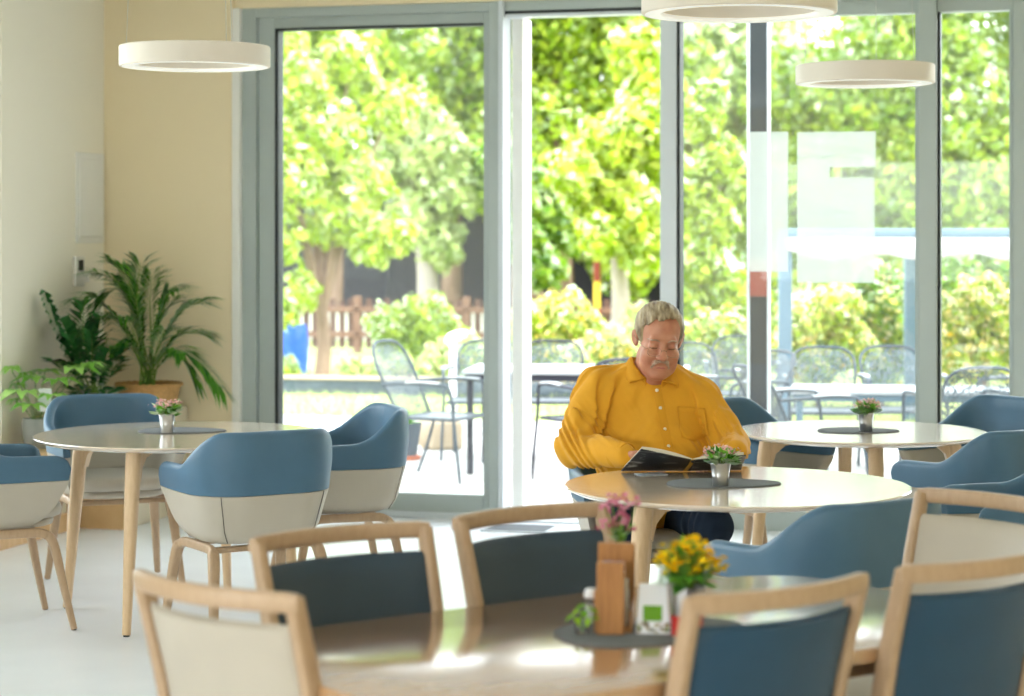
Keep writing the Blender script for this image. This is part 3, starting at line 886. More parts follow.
# lime sprig in a small tumbler, left of the caddy
q = on_z(582, 634, ZM)
t = thing('herb_sprig', 'lime green leaf sprig in a tiny glass left of the caddy', 'sprig', q, 0)
mb = MB(); mb.lathe([(.002, 0), (.012, 0), (.014, .002), (.015, .03), (.0138, .03), (.013, .003), (.002, .003)], 20); mb.build('tumbler', M['clear'], t)
mb = MB(); st = MB()
for dx, dz, ex in ((-.014, .036, -1), (.004, .058, -.2), (.014, .050, .6), (.016, .034, 1), (-.004, .046, -.5)):
    tp = Vector((dx, -.004, dz)); st.tube([Vector((0, 0, .004)), Vector((dx*.4, 0, dz*.6)), tp], .001, 5)
    for j in range(3):
        leaf_quad(mb, tp, Vector((ex * .6 + (j-1)*.7, -.3, .2 - .3*abs(j-1))), .024, .0085, .4)
st.build('stems', M['stem'], t); mb.build('leaves', M['leaf_lime'], t, False)
# pink blossoms in a small white vase behind the caddy
q = on_z(622, 608, ZT)
t = thing('bud_vase', 'little white vase of magenta blossoms behind the wooden caddy', 'vase', (q.x - .004, q.y, ZT), 0)
mb = MB(); mb.lathe([(.003, 0), (.02, 0), (.026, .01), (.029, .05), (.022, .1), (.016, .13), (.019, .145), (.016, .145), (.013, .13), (.003, .12)], 28); mb.build('vase_body', M['card'], t)
st, fl, lf = MB(), MB(), MB()
for i in range(14):
    a = r_.uniform(0, 2*PI); q_ = r_.uniform(.1, 1) * .04; tp = Vector((math.cos(a)*q_, math.sin(a)*q_, r_.uniform(.175, .26) - q_*.4))
    st.tube([Vector((0, 0, .125)), Vector((tp.x*.4, tp.y*.4, .17)), tp], .0012, 5)
    for k in range(6):
        c = tp + Vector((r_.gauss(0, .006), r_.gauss(0, .006), r_.gauss(0, .008))); nrm = Vector((r_.gauss(0, .6), -.6, .7)).normalized()
        s = nrm.orthogonal().normalized(); u = nrm.cross(s)
        fl.add([c - nrm*.002] + [c + (s*math.cos(j*PI/4) + u*math.sin(j*PI/4)) * (.0085 if j % 2 == 0 else .004) for j in range(8)], [(0, 1+j, 1+(j+1) % 8) for j in range(8)])
    leaf_quad(lf, lerp(Vector((0, 0, .13)), tp, .4), Vector((math.cos(a+1), math.sin(a+1), .5)), .035, .007)
st.build('stems', M['stem'], t); fl.build('blossoms', M['petal_magenta'], t, False); lf.build('leaves', M['leaf_small'], t, False)

# ================================================================ PLANT CORNER
M['bench_top'] = wood_mat('bench wood', lin((222, 186, 138)), lin((204, 164, 114)), .4, (1, 8, 1), 4.0)
M['bench_face'] = pbr('bench face', lin((226, 214, 188)), .6, .3, var=.04)
BZ = .447
# low bench along the left wall (local: wall frame)
uF = XL + .27
t = thing('low_bench', 'low wooden bench running along the left wall beneath the window', 'bench'); t.matrix_world = WM
mb = MB(); mb.lohi((XL + .004, -3.4, BZ - .035), (uF + .02, -.95, BZ), .004); mb.build('bench_top', M['bench_top'], t, False)
mb = MB(); mb.lohi((XL + .004, -3.4, .098), (uF - .02, -.952, BZ - .0355), .002); mb.build('front_panel', M['bench_face'], t, False)
mb = MB(); mb.lohi((XL + .004, -3.4, 0.0), (uF, -.95, .0975), .003); mb.build('toe_board', M['bench_top'], t, False)
mb = MB()
for v in (-1.5, -2.3, -3.1): mb.lohi((uF - .0205, v - .015, .098), (uF - .002, v + .015, BZ - .036), .002)
mb.build('upright', M['bench_top'], t, False)
# planter box in the corner
c1 = on_z(124, 530, 0)
def to_w(p): q = WM.inverted() @ Vector((p.x, p.y, 0)); return q.x, q.y
pu, pv = to_w(c1)
t = thing('planter_box', 'corner box with cream side and wooden front carrying the palm', 'planter box'); t.matrix_world = WM
ZP = .60
mb = MB(); mb.lohi((XL + .006, pv + .021, 0.0), (pu, -.03, ZP), .004); mb.build('box_body', M['bench_face'], t, False)
mb = MB(); mb.lohi((XL + .006, pv, 0.0), (pu - .004, pv + .02, ZP - .004), .003); mb.build('front_board', M['block'] if False else M['bench_top'], t, False)
mb = MB(); mb.lohi((pu + .0005, pv + .1, .02), (pu + .004, -.2, ZP - .06), .001); mb.build('side_panel', M['bench_face'], t, False)
# basket with palm
bd = 11.88
bc = at(149, 412, bd); bc.z = ZP
t = thing('potted_palm', 'tall feathery palm in a woven basket in the room corner', 'plant', (bc.x, bc.y, ZP), 0)
mb = MB(); mb.lathe([(.004, 0), (.125, 0), (.14, .01), (.165, .10), (.178, .145), (.182, .15), (.176, .152), (.165, .14), (.004, .13)], 56); mb.build('basket', M['wicker'], t)
mb = MB()
for k in range(2):
    z = .145 + .006 * k
    mb.tube([Vector((.181*math.cos(2*PI*i/60), .181*math.sin(2*PI*i/60), z + .004*math.sin(i*3.1))) for i in range(60)], .0075, 6, closed=True)
bk = [o for o in kids(t) if o.name.startswith('basket')][0]
mb.build('woven_rim', M['wicker'], bk)
mb = MB(); mb.lathe([(.004, .128), (.164, .132), (.004, .14)], 24); mb.build('soil', M['soil'], t)
r_ = random.Random(21)
def pinnate(st, lf, path, ln, w, n, start=.3, droop=.15, ang=.75, taper=True):
    P = spline(path, 8); m = len(P)
    st.tube(P, [lerp(.0055, .0012, i/(m-1)) for i in range(m)], 5)
    for i in range(n):
        q = lerp(start, 1.0, (i + .5) / n); f = q * (m - 1); k = min(int(f), m - 2)
        b = P[k].lerp(P[k+1], f - k); tg = (P[k+1] - P[k]).normalized()
        side = tg.cross(Vector((0, 0, 1)))
        if side.length < .05: side = Vector((1, 0, 0))
        side.normalize()
        L_ = ln * (math.sin(PI * min(1, .18 + .80 * (1 - (q - start) / (1 - start)) )) ** .6 if taper else 1)
        for s in (-1, 1):
            e = tg * math.cos(ang) + side * s * math.sin(ang) + Vector((0, 0, r_.uniform(-.2, .15)))
            leaf_quad(lf, b, e, L_ * r_.uniform(.85, 1.1), w, droop)
st, lf = MB(), MB()
def off_wall(mb, t_):
    q = WM.inverted(); o_ = Vector(t_.location)
    for i, p in enumerate(mb.v):
        w_ = q @ (Vector(p) + o_)
        if w_.x < XL + .03 or w_.y > -.03:
            w_.x = max(w_.x, XL + .03 + .15 * max(0, XL + .03 - w_.x) % .02); w_.y = min(w_.y, -.03)
            mb.v[i] = tuple(WM @ w_ - o_)
o = Vector((0, 0, .13))
def pp(px, py, dd=0.0): return at(px, py, bd + dd) - Vector((bc.x, bc.y, ZP))
fronds = [
    [(140, 262, -.1), (137, 300, -.05)], [(105, 296, .0), (122, 290, 0), (140, 330, 0)], [(170, 300, .1), (160, 320, 0)], [(205, 300, .05), (180, 312, 0), (160, 345, 0)],
    [(222, 388, -.1), (196, 360, -.05), (165, 352, 0)], [(80, 300, -.1), (100, 300, 0), (130, 340, 0)], [(204, 333, .15), (180, 335, .1), (160, 360, .05)],
    [(95, 272, .15), (120, 285, .1), (140, 330, .05)], [(152, 275, .2), (150, 310, .1)], [(185, 352, -.25), (170, 350, -.15), (155, 365, -.05)],
    [(118, 318, -.2), (130, 325, -.1), (142, 360, 0)], [(195, 378, .12), (178, 355, .1), (160, 365, 0)], [(128, 285, .25), (138, 320, .1)], [(112, 345, -.25), (128, 345, -.15), (145, 370, 0)],
    [(112, 262, .05), (128, 280, .05), (142, 330, 0)], [(165, 330, -.25), (158, 345, -.15), (152, 370, 0)], [(176, 290, -.05), (164, 300, 0), (152, 345, 0)], [(90, 325, .1), (112, 318, .1), (140, 355, 0)],
]
for f in fronds:
    tip = f[0]
    pts = [o + Vector((r_.uniform(-.05, .05), r_.uniform(-.05, .05), 0))] + [pp(*q) for q in reversed(f)]
    pinnate(st, lf, pts, .20, .0095, 26, .32, .25, .62)
off_wall(lf, t); off_wall(st, t); st.build('stems', M['stem'], t); lf.build('fronds', M['leaf_palm'], t, False)
# zz plant with dark glossy leaflets
zc = at(92, 412, 11.62)
t = thing('zz_plant', 'dark glossy upright plant between the palm and the grey pot', 'plant', (zc.x, zc.y, ZP), 0)
mb = MB(); mb.lathe([(.004, 0), (.075, 0), (.085, .01), (.10, .12), (.103, .125), (.096, .125), (.004, .11)], 40); mb.build('pot', M['stone_pot'], t)
mb = MB(); mb.lathe([(.004, .108), (.095, .112), (.004, .118)], 24); mb.build('soil', M['soil'], t)
st, lf = MB(), MB()
def zp(px, py, dd=0.0): return at(px, py, 11.62 + dd) - Vector((zc.x, zc.y, ZP))
for f in [[(46, 298, -.05), (58, 330, -.03), (76, 372, 0)], [(84, 305, .05), (84, 340, 0)], [(55, 362, -.12), (68, 372, -.06)], [(100, 320, .1), (96, 350, .05)], [(108, 352, -.12), (100, 372, -.05)],
          [(70, 338, -.1), (78, 362, -.05)], [(118, 362, -.08), (106, 378, 0)], [(62, 322, .12), (74, 352, .05)], [(92, 335, -.12), (92, 362, -.05)], [(126, 345, .05), (110, 370, 0)], [(76, 388, -.18), (84, 396, -.1)], [(112, 390, -.16), (102, 396, -.1)]]:
    pts = [Vector((r_.uniform(-.04, .04), r_.uniform(-.04, .04), .11))] + [zp(*q) for q in reversed(f)]
    pinnate(st, lf, pts, .125, .033, 13, .2, .05, .8)
off_wall(lf, t); off_wall(st, t); st.build('stems', M['stem'], t); lf.build('foliage', M['leaf_zz'], t, False)
# pale fatsia in the grey pot on the bench
fc = at(37, 437, 11.2); fc = W(XL + .135, 0) ; k = (37 - 512) / FPX
v_ = (fc.x - k * fc.y) / (k * VY - VX); fc = W(XL + .135, v_)
t = thing('potted_fatsia', 'light green fan leaved plant in a round grey pot at the far left', 'plant', (fc.x, fc.y, BZ), 0)
mb = MB(); mb.lathe([(.004, 0), (.048, 0), (.062, .012), (.076, .07), (.079, .13), (.076, .158), (.070, .158), (.068, .14), (.004, .138)], 44); mb.build('pot', M['stone_pot'], t)
mb = MB(); mb.lathe([(.004, .136), (.068, .14), (.004, .145)], 24); mb.build('soil', M['soil'], t)
st, lf = MB(), MB()
for (px, py, dd, s) in [(10, 368, -.05, 1.0), (22, 392, -.12, 1.1), (75, 368, .02, 1.2), (58, 380, -.05, .95), (45, 372, .1, 1), (30, 405, -.15, .9), (2, 385, .02, 1.0), (8, 400, -.02, .85), (52, 395, -.15, .8), (35, 378, 0, 1), (88, 364, .03, .8), (18, 374, .1, 1)]:
    tp = at(px, py, fc.y + dd) - Vector((fc.x, fc.y, BZ)); b0 = Vector((tp.x*.1, tp.y*.1, .14))
    st.tube(spline([b0, lerp(b0, tp, .5) + Vector((0, 0, .03)), tp], 5), .0025, 5)
    out = Vector((tp.x, tp.y, 0)); out = out.normalized() if out.length > .01 else Vector((0, -1, 0))
    for j in range(7):
        a = (j - 3) * .62; e = Vector((out.x*math.cos(a) - out.y*math.sin(a), out.x*math.sin(a) + out.y*math.cos(a), .12))
        leaf_quad(lf, tp, e, (.175 - .018*abs(j-3)) * s, .031 * s, .3)
off_wall(lf, t); off_wall(st, t); st.build('stems', M['stem'], t); lf.build('leaves', M['leaf_fatsia'], t, False)
mb = MB(); b = at(45, 400, fc.y - .12) - Vector((fc.x, fc.y, BZ))
mb.lohi((b.x - .034, b.y - .001, b.z - .06), (b.x + .034, b.y + .001, b.z + .06), .0005); mb.build('plant_tag', M['card'], t, False)
# blue seat pad on the bench
q = W(XL + .15, 0); k = (2 - 512) / FPX; v_ = (q.x - k*q.y) / (k*VY - VX)
q = W(XL + .15, v_ - .05)
t = thing('seat_pad', 'flat blue seat pad lying on the bench at the left edge', 'cushion', (q.x, q.y, BZ), WANG)
mb = MB(); mb.lohi((-.115, -.32, 0.0005), (.115, .16, .05), .016); mb.build('pad_cover', M['blue'], t, True)
mb = MB(); mb.tube([Vector(p) for p in [(-.115, -.32, .03), (.115, -.32, .03), (.115, .16, .03), (-.115, .16, .03)]], .004, 6, closed=True); mb.build('piping', M['blue'], t)
# ================================================================ OUTSIDE
GZ = -.08
M['patio'] = pbr('pale paving', lin((178, 175, 170)), .8, .2, var=.08, vscale=2.5, bump=.1, bscale=40)
M['joint'] = pbr('paving joint', lin((150, 148, 142)), .9, .1, var=.1)
M['lawn'] = pbr('mown lawn', lin((176, 186, 124)), .95, .1, var=.25, vscale=2.0, bump=.5, bscale=120)
M['blade'] = leaf_mat('grass blade', [lin((150, 170, 90)), lin((180, 192, 120)), lin((200, 204, 146))], .4, .5, .05)
M['kerb'] = pbr('garden kerb stone', lin((84, 94, 104)), .8, .2, var=.3, vscale=5, bump=.4, bscale=30)
M['kerb_top'] = pbr('kerb coping', lin((176, 158, 132)), .8, .2, var=.15, vscale=5)
M['fence'] = pbr('brown fence boards', lin((98, 74, 66)), .8, .2, var=.3, vscale=7, vstretch=(1, 1, .2))
M['fence_rail'] = pbr('fence rail', lin((124, 94, 80)), .8, .2, var=.2)
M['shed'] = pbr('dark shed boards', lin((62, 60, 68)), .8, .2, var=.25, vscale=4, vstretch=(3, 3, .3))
M['shed_roof'] = pbr('shed roof felt', lin((88, 92, 94)), .9, .1, var=.2)
M['pale_wall'] = pbr('pale garden wall', lin((214, 210, 206)), .8, .2, var=.1)
M['barrel'] = pbr('blue plastic barrel', lin((30, 92, 200)), .35, .4, var=.1)
M['trunk'] = pbr('tree bark', lin((150, 124, 108)), .9, .1, var=.4, vscale=8, vstretch=(1, 1, .25), bump=.8, bscale=20)
M['trunk_grey'] = pbr('grey bark', lin((170, 160, 150)), .9, .1, var=.3, vscale=8, vstretch=(1, 1, .25), bump=.8, bscale=20)
M['tube'] = pbr('grey tube', lin((62, 72, 80)), .5, .3, 0, var=.05)
M['tube_dark'] = pbr('dark grey tube', lin((48, 50, 60)), .5, .3, 0, var=.05)
M['mesh'] = mesh_mat('grey wire mesh', lin((84, 94, 98)), .26, 60)
M['mesh_seat'] = mesh_mat('grey wire mesh seat', lin((110, 116, 120)), .8, 60)
M['slats'] = pbr('pale table top', lin((168, 172, 174)), .5, .4, var=.05)
M['awning'] = pbr('white canvas', lin((200, 194, 190)), .8, .2, var=.03)
M['pergola'] = pbr('blue grey post', lin((92, 116, 130)), .5, .4, var=.06)
M['column'] = pbr('dark steel column', lin((12, 24, 32)), .5, .25, 0, var=.12)
M['rust'] = pbr('rust red', lin((140, 62, 48)), .7, .3, var=.2)
M['yellow_paint'] = pbr('yellow paint', lin((220, 190, 60)), .6, .3, var=.2)
M['terracotta'] = pbr('terracotta', lin((198, 120, 92)), .8, .2, var=.15)
M['tarp'] = pbr('blue tarpaulin', lin((40, 140, 220)), .6, .3, var=.15)
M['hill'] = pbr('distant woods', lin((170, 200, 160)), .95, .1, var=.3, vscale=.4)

mb = MB(); mb.lohi((-12, .13, GZ - .2), (16, 6.9, GZ)); struct('patio_ground', mb, M['patio'], M=WM)
mb = MB()
for i in range(-10, 14): mb.lohi((i * .9 - .004, .14, GZ), (i * .9 + .004, 6.9, GZ + .0015))
for j in range(1, 8): mb.lohi((-10, .3 + j * .9 - .004, GZ), (14, .3 + j * .9 + .004, GZ + .0015))
struct('patio_joints_trim', mb, M['joint'], M=WM)
mb = MB(); mb.lohi((-60, 6.9, GZ - .2), (60, 90, GZ - .012)); struct('lawn_ground', mb, M['lawn'], M=WM)
# grass blades of the near lawn
n = 26000
gu = rng.uniform(-6, 7, n); gv = 6.92 + rng.random(n) ** 1.4 * 7
gx = gu * UX + gv * VX; gy = WA + gu * UY + gv * VY
h = rng.uniform(.025, .07, n); a = rng.uniform(0, 2*PI, n); w = .006
vs = np.zeros((n, 3, 3)); fs = np.arange(n * 3).reshape(n, 3)
vs[:, 0] = np.stack([gx - np.cos(a)*w, gy - np.sin(a)*w, np.full(n, GZ - .012)], 1); vs[:, 1] = np.stack([gx + np.cos(a)*w, gy + np.sin(a)*w, np.full(n, GZ - .012)], 1)
vs[:, 2] = np.stack([gx + rng.normal(0, .015, n), gy + rng.normal(0, .015, n), GZ + h], 1)
g = np_mesh('lawn_grass', vs.reshape(-1, 3), fs, M['blade'], smooth=False); tag(g, 'short pale green grass of the lawn beyond the patio', 'grass', kind='stuff')

# raised kerb of the flower bed
def gx_at(px, d): return at(px, 230, d)
mb = MB(); tp = MB()
A, B = at(255, 392, 22.3), at(700, 392, 21.4)
t = thing('bed_kerb', 'low grey stone kerb with pale coping around the flower bed', 'kerb', (A.x, A.y, GZ - .012), math.atan2(B.y - A.y, B.x - A.x))
Lk = (Vector((B.x, B.y, 0)) - Vector((A.x, A.y, 0))).length
mb.lohi((0, 0, 0), (Lk, .3, .15), .01); mb.build('stone_base', M['kerb'], t, False)
tp.lohi((-.02, -.03, .1505), (Lk + .02, .33, .172), .006); tp.build('coping', M['kerb_top'], t, False)

# ---------------------------------------------------------------- metal garden chairs
def garden_chair(label, x, y, hd, group, tubemat='tube', tall=.84):
    t = thing('garden_chair', label, 'garden chair', (x, y, GZ), head_rz(hd), group)
    hw = .225
    # back loop
    P = []
    for i in range(25):
        a = PI * i / 24
        P.append(Vector((-hw * math.copysign(abs(math.cos(a)) ** .6, math.cos(a)), 0, math.sin(a) ** .75)))
    def bk(z): return -.20 - .24 * max(0, (z - .42)) / .5
    loop = [Vector((-hw * .92, bk(.42), .42)), Vector((-hw * .98, bk(.6), .6))]
    loop += [Vector((p.x, bk(.70 + .22 * p.z), .70 + (tall - .70) * p.z)) for p in P]
    loop += [Vector((hw * .98, bk(.6), .6)), Vector((hw * .92, bk(.42), .42))]
    loop = spline(loop, 3)
    mb = MB(); mb.tube(loop, .011, 8); mb.build('back_frame', M[tubemat], t)
    # curved mesh back
    rows = []
    for j in range(12):
        q = -1 + 2 * j / 11
        row = []
        for i in range(9):
            z = lerp(.43, .70 + (tall - .715) * max(0, 1 - abs(q) ** 3.3) ** .6, i / 8)
            row.append(Vector((q * hw * .97, bk(z) - .015 * (1 - q*q), z)))
        rows.append(row)
    mb = MB(); mb.grid(rows); b = mb.build('back_mesh', M['mesh'], t)
    md = b.modifiers.new('thick', 'SOLIDIFY'); md.thickness = .003
    rows = [[Vector((lerp(-.235, .235, i / 8), lerp(-.20, .25, j / 8), .425 - .012 * math.sin(PI * i / 8) * math.sin(PI * j / 8) - .03 * max(0, j/8 - .85))) for i in range(9)] for j in range(9)]
    mb = MB(); mb.grid(rows); b = mb.build('seat_mesh', M['mesh_seat'], t)
    md = b.modifiers.new('thick', 'SOLIDIFY'); md.thickness = .004
    mb = MB(); mb.tube([Vector(p) for p in [(-.24, -.2, .42), (-.24, .24, .42), (.24, .24, .42), (.24, -.2, .42)]], .011, 8, closed=True); mb.build('seat_frame', M[tubemat], t)
    for s in (-1, 1):
        mb = MB(); mb.tube(spline([Vector((s*.25, bk(.64), .64)), Vector((s*.275, -.05, .655)), Vector((s*.275, .16, .65)), Vector((s*.268, .225, .62)), Vector((s*.262, .25, .45)), Vector((s*.27, .285, .2)), Vector((s*.275, .31, .006))], 6), .011, 8)
        mb.build('arm_leg', M[tubemat], t)
        mb = MB(); mb.tube(spline([Vector((s*.235, -.17, .42)), Vector((s*.245, -.24, .2)), Vector((s*.25, -.32, .006))], 5), .011, 8)
        mb.build('leg', M[tubemat], t)
        mb = MB(); mb.sweep(spline([Vector((s*.276, -.10, .662)), Vector((s*.278, .03, .668)), Vector((s*.276, .15, .662))], 4), (.02, .007), n=10); mb.build('arm_pad', M['slats'], t)
    return t
GG = 'grey mesh garden chairs on the patio'
def gc(px, d, hd, label, **k):
    q = at(px, 230, d); return garden_chair(label, q.x, q.y, hd, GG, **k)
gc(440, 14.55, -28, 'mesh garden chair in side view beyond the left sash', tall=.92)
gc(483, 15.9, -95, 'mesh garden chair behind the end of the left patio table, crossed by the door post')
gc(552, 15.9, -92, 'mesh garden chair on the far side of the left patio table', tubemat='tube_dark')
gc(590, 14.35, 118, 'mesh garden chair at the near side of the left patio table, next to the man', tubemat='tube_dark')
gc(699, 15.6, -80, 'mesh garden chair right behind the head of the man')
gc(731, 14.7, 215, 'narrow mesh garden chair turned sideways left of the dark steel column')
gc(742, 16.6, -95, 'farthest mesh garden chair partly behind the dark steel column')
gc(826, 15.0, -95, 'mesh garden chair behind the left end of the right patio table')
gc(806, 13.45, 20, 'mesh garden chair with low arms in front of the right patio table')
gc(902, 15.1, -88, 'mesh garden chair behind the right patio table beside the grey post')
gc(957, 13.55, 100, 'mesh garden chair before the right patio table, seen in the narrow panel')
gc(1024, 14.6, 190, 'mesh garden chair at the right end of the right patio table')
def patio_table(label, A, B, dpt, z, dark):
    c = (A + B) / 2; L_ = (B - A).length; a = math.atan2(B.y - A.y, B.x - A.x)
    t = thing('patio_table', label, 'garden table', (c.x, c.y, GZ), a, 'rectangular patio tables')
    H_ = z - GZ
    mb = MB()
    for k in range(6):
        y = -dpt / 2 + dpt * (k + .5) / 6
        mb.lohi((-L_/2, y - dpt/12 + .004, H_ - .025), (L_/2, y + dpt/12 - .004, H_), .004)
    mb.build('tabletop', M['slats'], t, False)
    mb = MB()
    for s in (-1, 1):
        mb.lohi((-L_/2 + .02, s*(dpt/2 - .03) - .015, H_ - .07), (L_/2 - .02, s*(dpt/2 - .03) + .015, H_ - .0255), .003)
        mb.lohi((s*(L_/2 - .035) - .015, -dpt/2 + .03, H_ - .07), (s*(L_/2 - .035) + .015, dpt/2 - .03, H_ - .0255), .003)
    mb.build('apron', M[dark], t, False)
    for sx in (-1, 1):
        for sy in (-1, 1):
            mb = MB(); mb.sweep([Vector((sx*(L_/2 - .05), sy*(dpt/2 - .045), .003)), Vector((sx*(L_/2 - .05), sy*(dpt/2 - .045), H_ - .03))], (.022, .022), up=(0, 1, 0), n=12); mb.build('leg', M[dark], t)
A = at(470, 371, 14.9); B = at(690, 371, 14.7)
patio_table('pale topped patio table seen through the open door', Vector((A.x, A.y + .25, 0)), Vector((B.x, B.y + .25, 0)), .8, .635, 'tube_dark')
A = at(798, 388, 14.0); B = at(1030, 390, 13.8)
patio_table('long blue grey patio table seen through the right panels', Vector((A.x, A.y + .3, 0)), Vector((B.x, B.y + .3, 0)), .6, .555, 'pergola')

# ---------------------------------------------------------------- column, pergola with canvas, posts
q = at(760, 230, 13.0)
t = thing('steel_column', 'dark square steel column standing on the patio behind the glass', 'column', (q.x, q.y, GZ), WANG)
mb = MB(); mb.lohi((-.052, -.06, 0), (.052, .06, 3.6), .004); mb.build('shaft', M['column'], t, False)
mb = MB()
for s in (-1, 1): mb.lohi((s*.061 - .008, -.066, 0), (s*.061 + .008, -.040, 3.6), .002)
mb.build('edge_strip', M['frame_light'], t, False)
mb = MB(); mb.lohi((-.09, -.09, 0), (.09, .09, .02), .004); mb.build('base_plate', M['column'], t, False)
mb = MB(); mb.lohi((-.05, -.075, 1.28), (.05, -.0605, 1.50), .004); mb.build('reflection_plate', M['rust'], t, False)  # orange-brown reflection on the column, modelled as a coloured plate
t = thing('pergola', 'blue grey pergola frame with a sagging white canvas', 'pergola')
q = at(785, 237, 16.5); r = at(1060, 237, 15.6); q2 = at(910, 237, 19.0)
zt_ = EYE - 7/FPX*16.5
def post(P_, w, z1, nm='post', mat='pergola'):
    mb = MB(); mb.lohi((P_.x - w, P_.y - w, GZ), (P_.x + w, P_.y + w, z1), .006); return mb.build(nm, M[mat], t, False)
post(q, .048, zt_); post(r, .048, zt_); post(q2, .05, zt_)
e_ = at(1100, 237, 18.2); post(e_, .05, zt_)
for a_, b_ in ((q, r), (q2, e_), (q, q2), (r, e_)):
    mb = MB(); mb.sweep([Vector((a_.x, a_.y, zt_ + .03)), Vector((b_.x, b_.y, zt_ + .03))], (.045, .035), n=12, ex=6); mb.build('beam', M['pergola'], t)
rows = []
for i in range(31):
    s = i / 30
    row = []
    for j in range(9):
        w = j / 8
        p_ = q.lerp(r, s).lerp(q2.lerp(e_, s), w)
        row.append(Vector((p_.x, p_.y - .06 + .12*w, zt_ - .03 - .10 * abs(math.sin(s * PI * 3)) ** 1.2 - .02 * math.sin(w * PI))))
    rows.append(row)
mb = MB(); mb.grid(rows); cv = mb.build('canvas', M['awning'], t)
md = cv.modifiers.new('thick', 'SOLIDIFY'); md.thickness = .006
rows = [[Vector((lerp(q.x, r.x, i/30), lerp(q.y, r.y, i/30) - .055, zt_ - .005)), Vector((lerp(q.x, r.x, i/30), lerp(q.y, r.y, i/30) - .06, zt_ - .10 - .07 * abs(math.sin(i/30 * PI * 3)) ** 1.2))] for i in range(31)]
mb = MB(); mb.grid(rows); vl = mb.build('valance', M['awning'], t); md = vl.modifiers.new('thick', 'SOLIDIFY'); md.thickness = .006
# white water post with a cross pipe
q = at(453, 230, 16.6)
t = thing('water_post', 'white standpipe with a crooked top on the patio', 'standpipe', (q.x, q.y, GZ), 0)
mb = MB(); mb.tube([Vector((0, 0, 0)), Vector((0, 0, .80))], .028, 12); mb.build('pipe', M['white'], t)
mb = MB(); mb.tube(spline([Vector((0, 0, .79)), Vector((-.03, 0, .84)), Vector((.02, 0, .87)), Vector((.11, 0, .88))], 4), .032, 12); mb.build('spout', M['white'], t)
mb = MB(); mb.lathe([(.005, 0), (.09, 0), (.09, .02), (.045, .03), (.005, .03)], 20); mb.build('foot_flange', M['white'], t)
# planter and stones by the chair
q = at(406, 455, 15.75)
t = thing('patio_planter', 'grey patio planter with a terracotta saucer behind the side-view chair', 'planter', (q.x, q.y, GZ), 0)
mb = MB(); mb.lathe([(.005, .03), (.08, .03), (.115, .26), (.12, .27), (.108, .27), (.1, .24), (.005, .24)], 28); mb.build('pot', M['kerb'], t)
mb = MB(); mb.lathe([(.005, 0), (.10, 0), (.115, .03), (.005, .0295)], 28); mb.build('saucer', M['terracotta'], t)
lf = MB()
for i in range(60):
    a = rng.uniform(0, 6.28); leaf_quad(lf, Vector((0, 0, .25)), Vector((math.cos(a), math.sin(a), rng.uniform(.3, 2))), rng.uniform(.08, .16), .02)
lf.build('leaves', M['leaf_lime'], t, False)
for px, wid, lab in ((428, .12, 'rounded brown boulder on the patio beside the grey planter'), (444, .16, 'pale square stone block on the patio by the standpipe')):
    q = at(px, 450, 16.5); t = thing('garden_stone', lab, 'stone', (q.x, q.y, GZ), .3)
    if wid < .15:
        mb = MB(); mb.ball((0, 0, .12), (.1, .1, .125), 14, 10)
        mb.v = [(x*(1 + .1*math.sin(9*z)), y*(1+.08*math.cos(11*x)), max(0, z)) for x, y, z in mb.v]; mb.build('boulder', M['kerb_top'], t)
    else:
        mb = MB(); mb.lohi((-.13, -.1, 0), (.13, .1, .22), .03); mb.build('block', M['kerb_top'], t)

# ---------------------------------------------------------------- fence, shed, wall, barrels
A, B = at(250, 230, 29.5), at(690, 230, 28.6)
ang = math.atan2(B.y - A.y, B.x - A.x); Lf = (B - A).length
t = thing('picket_fence', 'brown picket fence behind the flower beds', 'fence', (A.x, A.y, GZ), ang)
mb = MB(); k = 0
x = 0
while x < Lf:
    mb.lohi((x, -.012, .08), (x + .085, .012, .72 + .03 * (k % 2)), .004); x += .125; k += 1
pk = mb.build('pickets', M['fence'], t, False)
for z in (.22, .56):
    mb = MB(); mb.lohi((0, -.05, z), (Lf, -.0125, z + .08), .004); mb.build('rail', M['fence_rail'], t, False)
for i in range(5):
    x = Lf * i / 4; mb = MB(); mb.lohi((x - .05, -.05, 0), (x + .05, .05, .78), .008); mb.build('fence_post', M['fence_rail'], t, False)
A, B = at(240, 230, 33), at(540, 230, 32.5)
t = thing('garden_wall', 'low pale wall behind the fence at the left', 'wall', (A.x, A.y, GZ), math.atan2(B.y - A.y, B.x - A.x))
mb = MB(); mb.lohi((0, -.1, 0), ((B-A).length, .1, .45), .01); mb.build('wall_body', M['pale_wall'], t, False)
mb = MB(); mb.lohi((-.03, -.14, .4505), ((B-A).length + .03, .14, .50), .01); mb.build('coping', M['kerb_top'], t, False)
A, B = at(255, 230, 38), at(700, 230, 36)
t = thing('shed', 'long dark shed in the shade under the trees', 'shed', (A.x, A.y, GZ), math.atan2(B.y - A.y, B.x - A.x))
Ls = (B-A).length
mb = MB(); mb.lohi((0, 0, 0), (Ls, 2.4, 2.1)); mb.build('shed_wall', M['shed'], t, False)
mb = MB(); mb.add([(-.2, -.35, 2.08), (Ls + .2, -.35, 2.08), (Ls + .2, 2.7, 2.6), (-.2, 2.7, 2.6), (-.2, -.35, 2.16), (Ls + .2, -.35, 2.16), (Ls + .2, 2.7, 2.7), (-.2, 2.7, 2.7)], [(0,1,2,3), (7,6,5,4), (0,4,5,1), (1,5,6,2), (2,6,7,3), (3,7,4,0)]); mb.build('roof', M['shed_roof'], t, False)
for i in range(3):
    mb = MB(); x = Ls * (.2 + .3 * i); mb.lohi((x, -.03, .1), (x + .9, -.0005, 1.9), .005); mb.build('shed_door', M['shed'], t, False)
BG = 'blue rain barrels at the left of the garden'
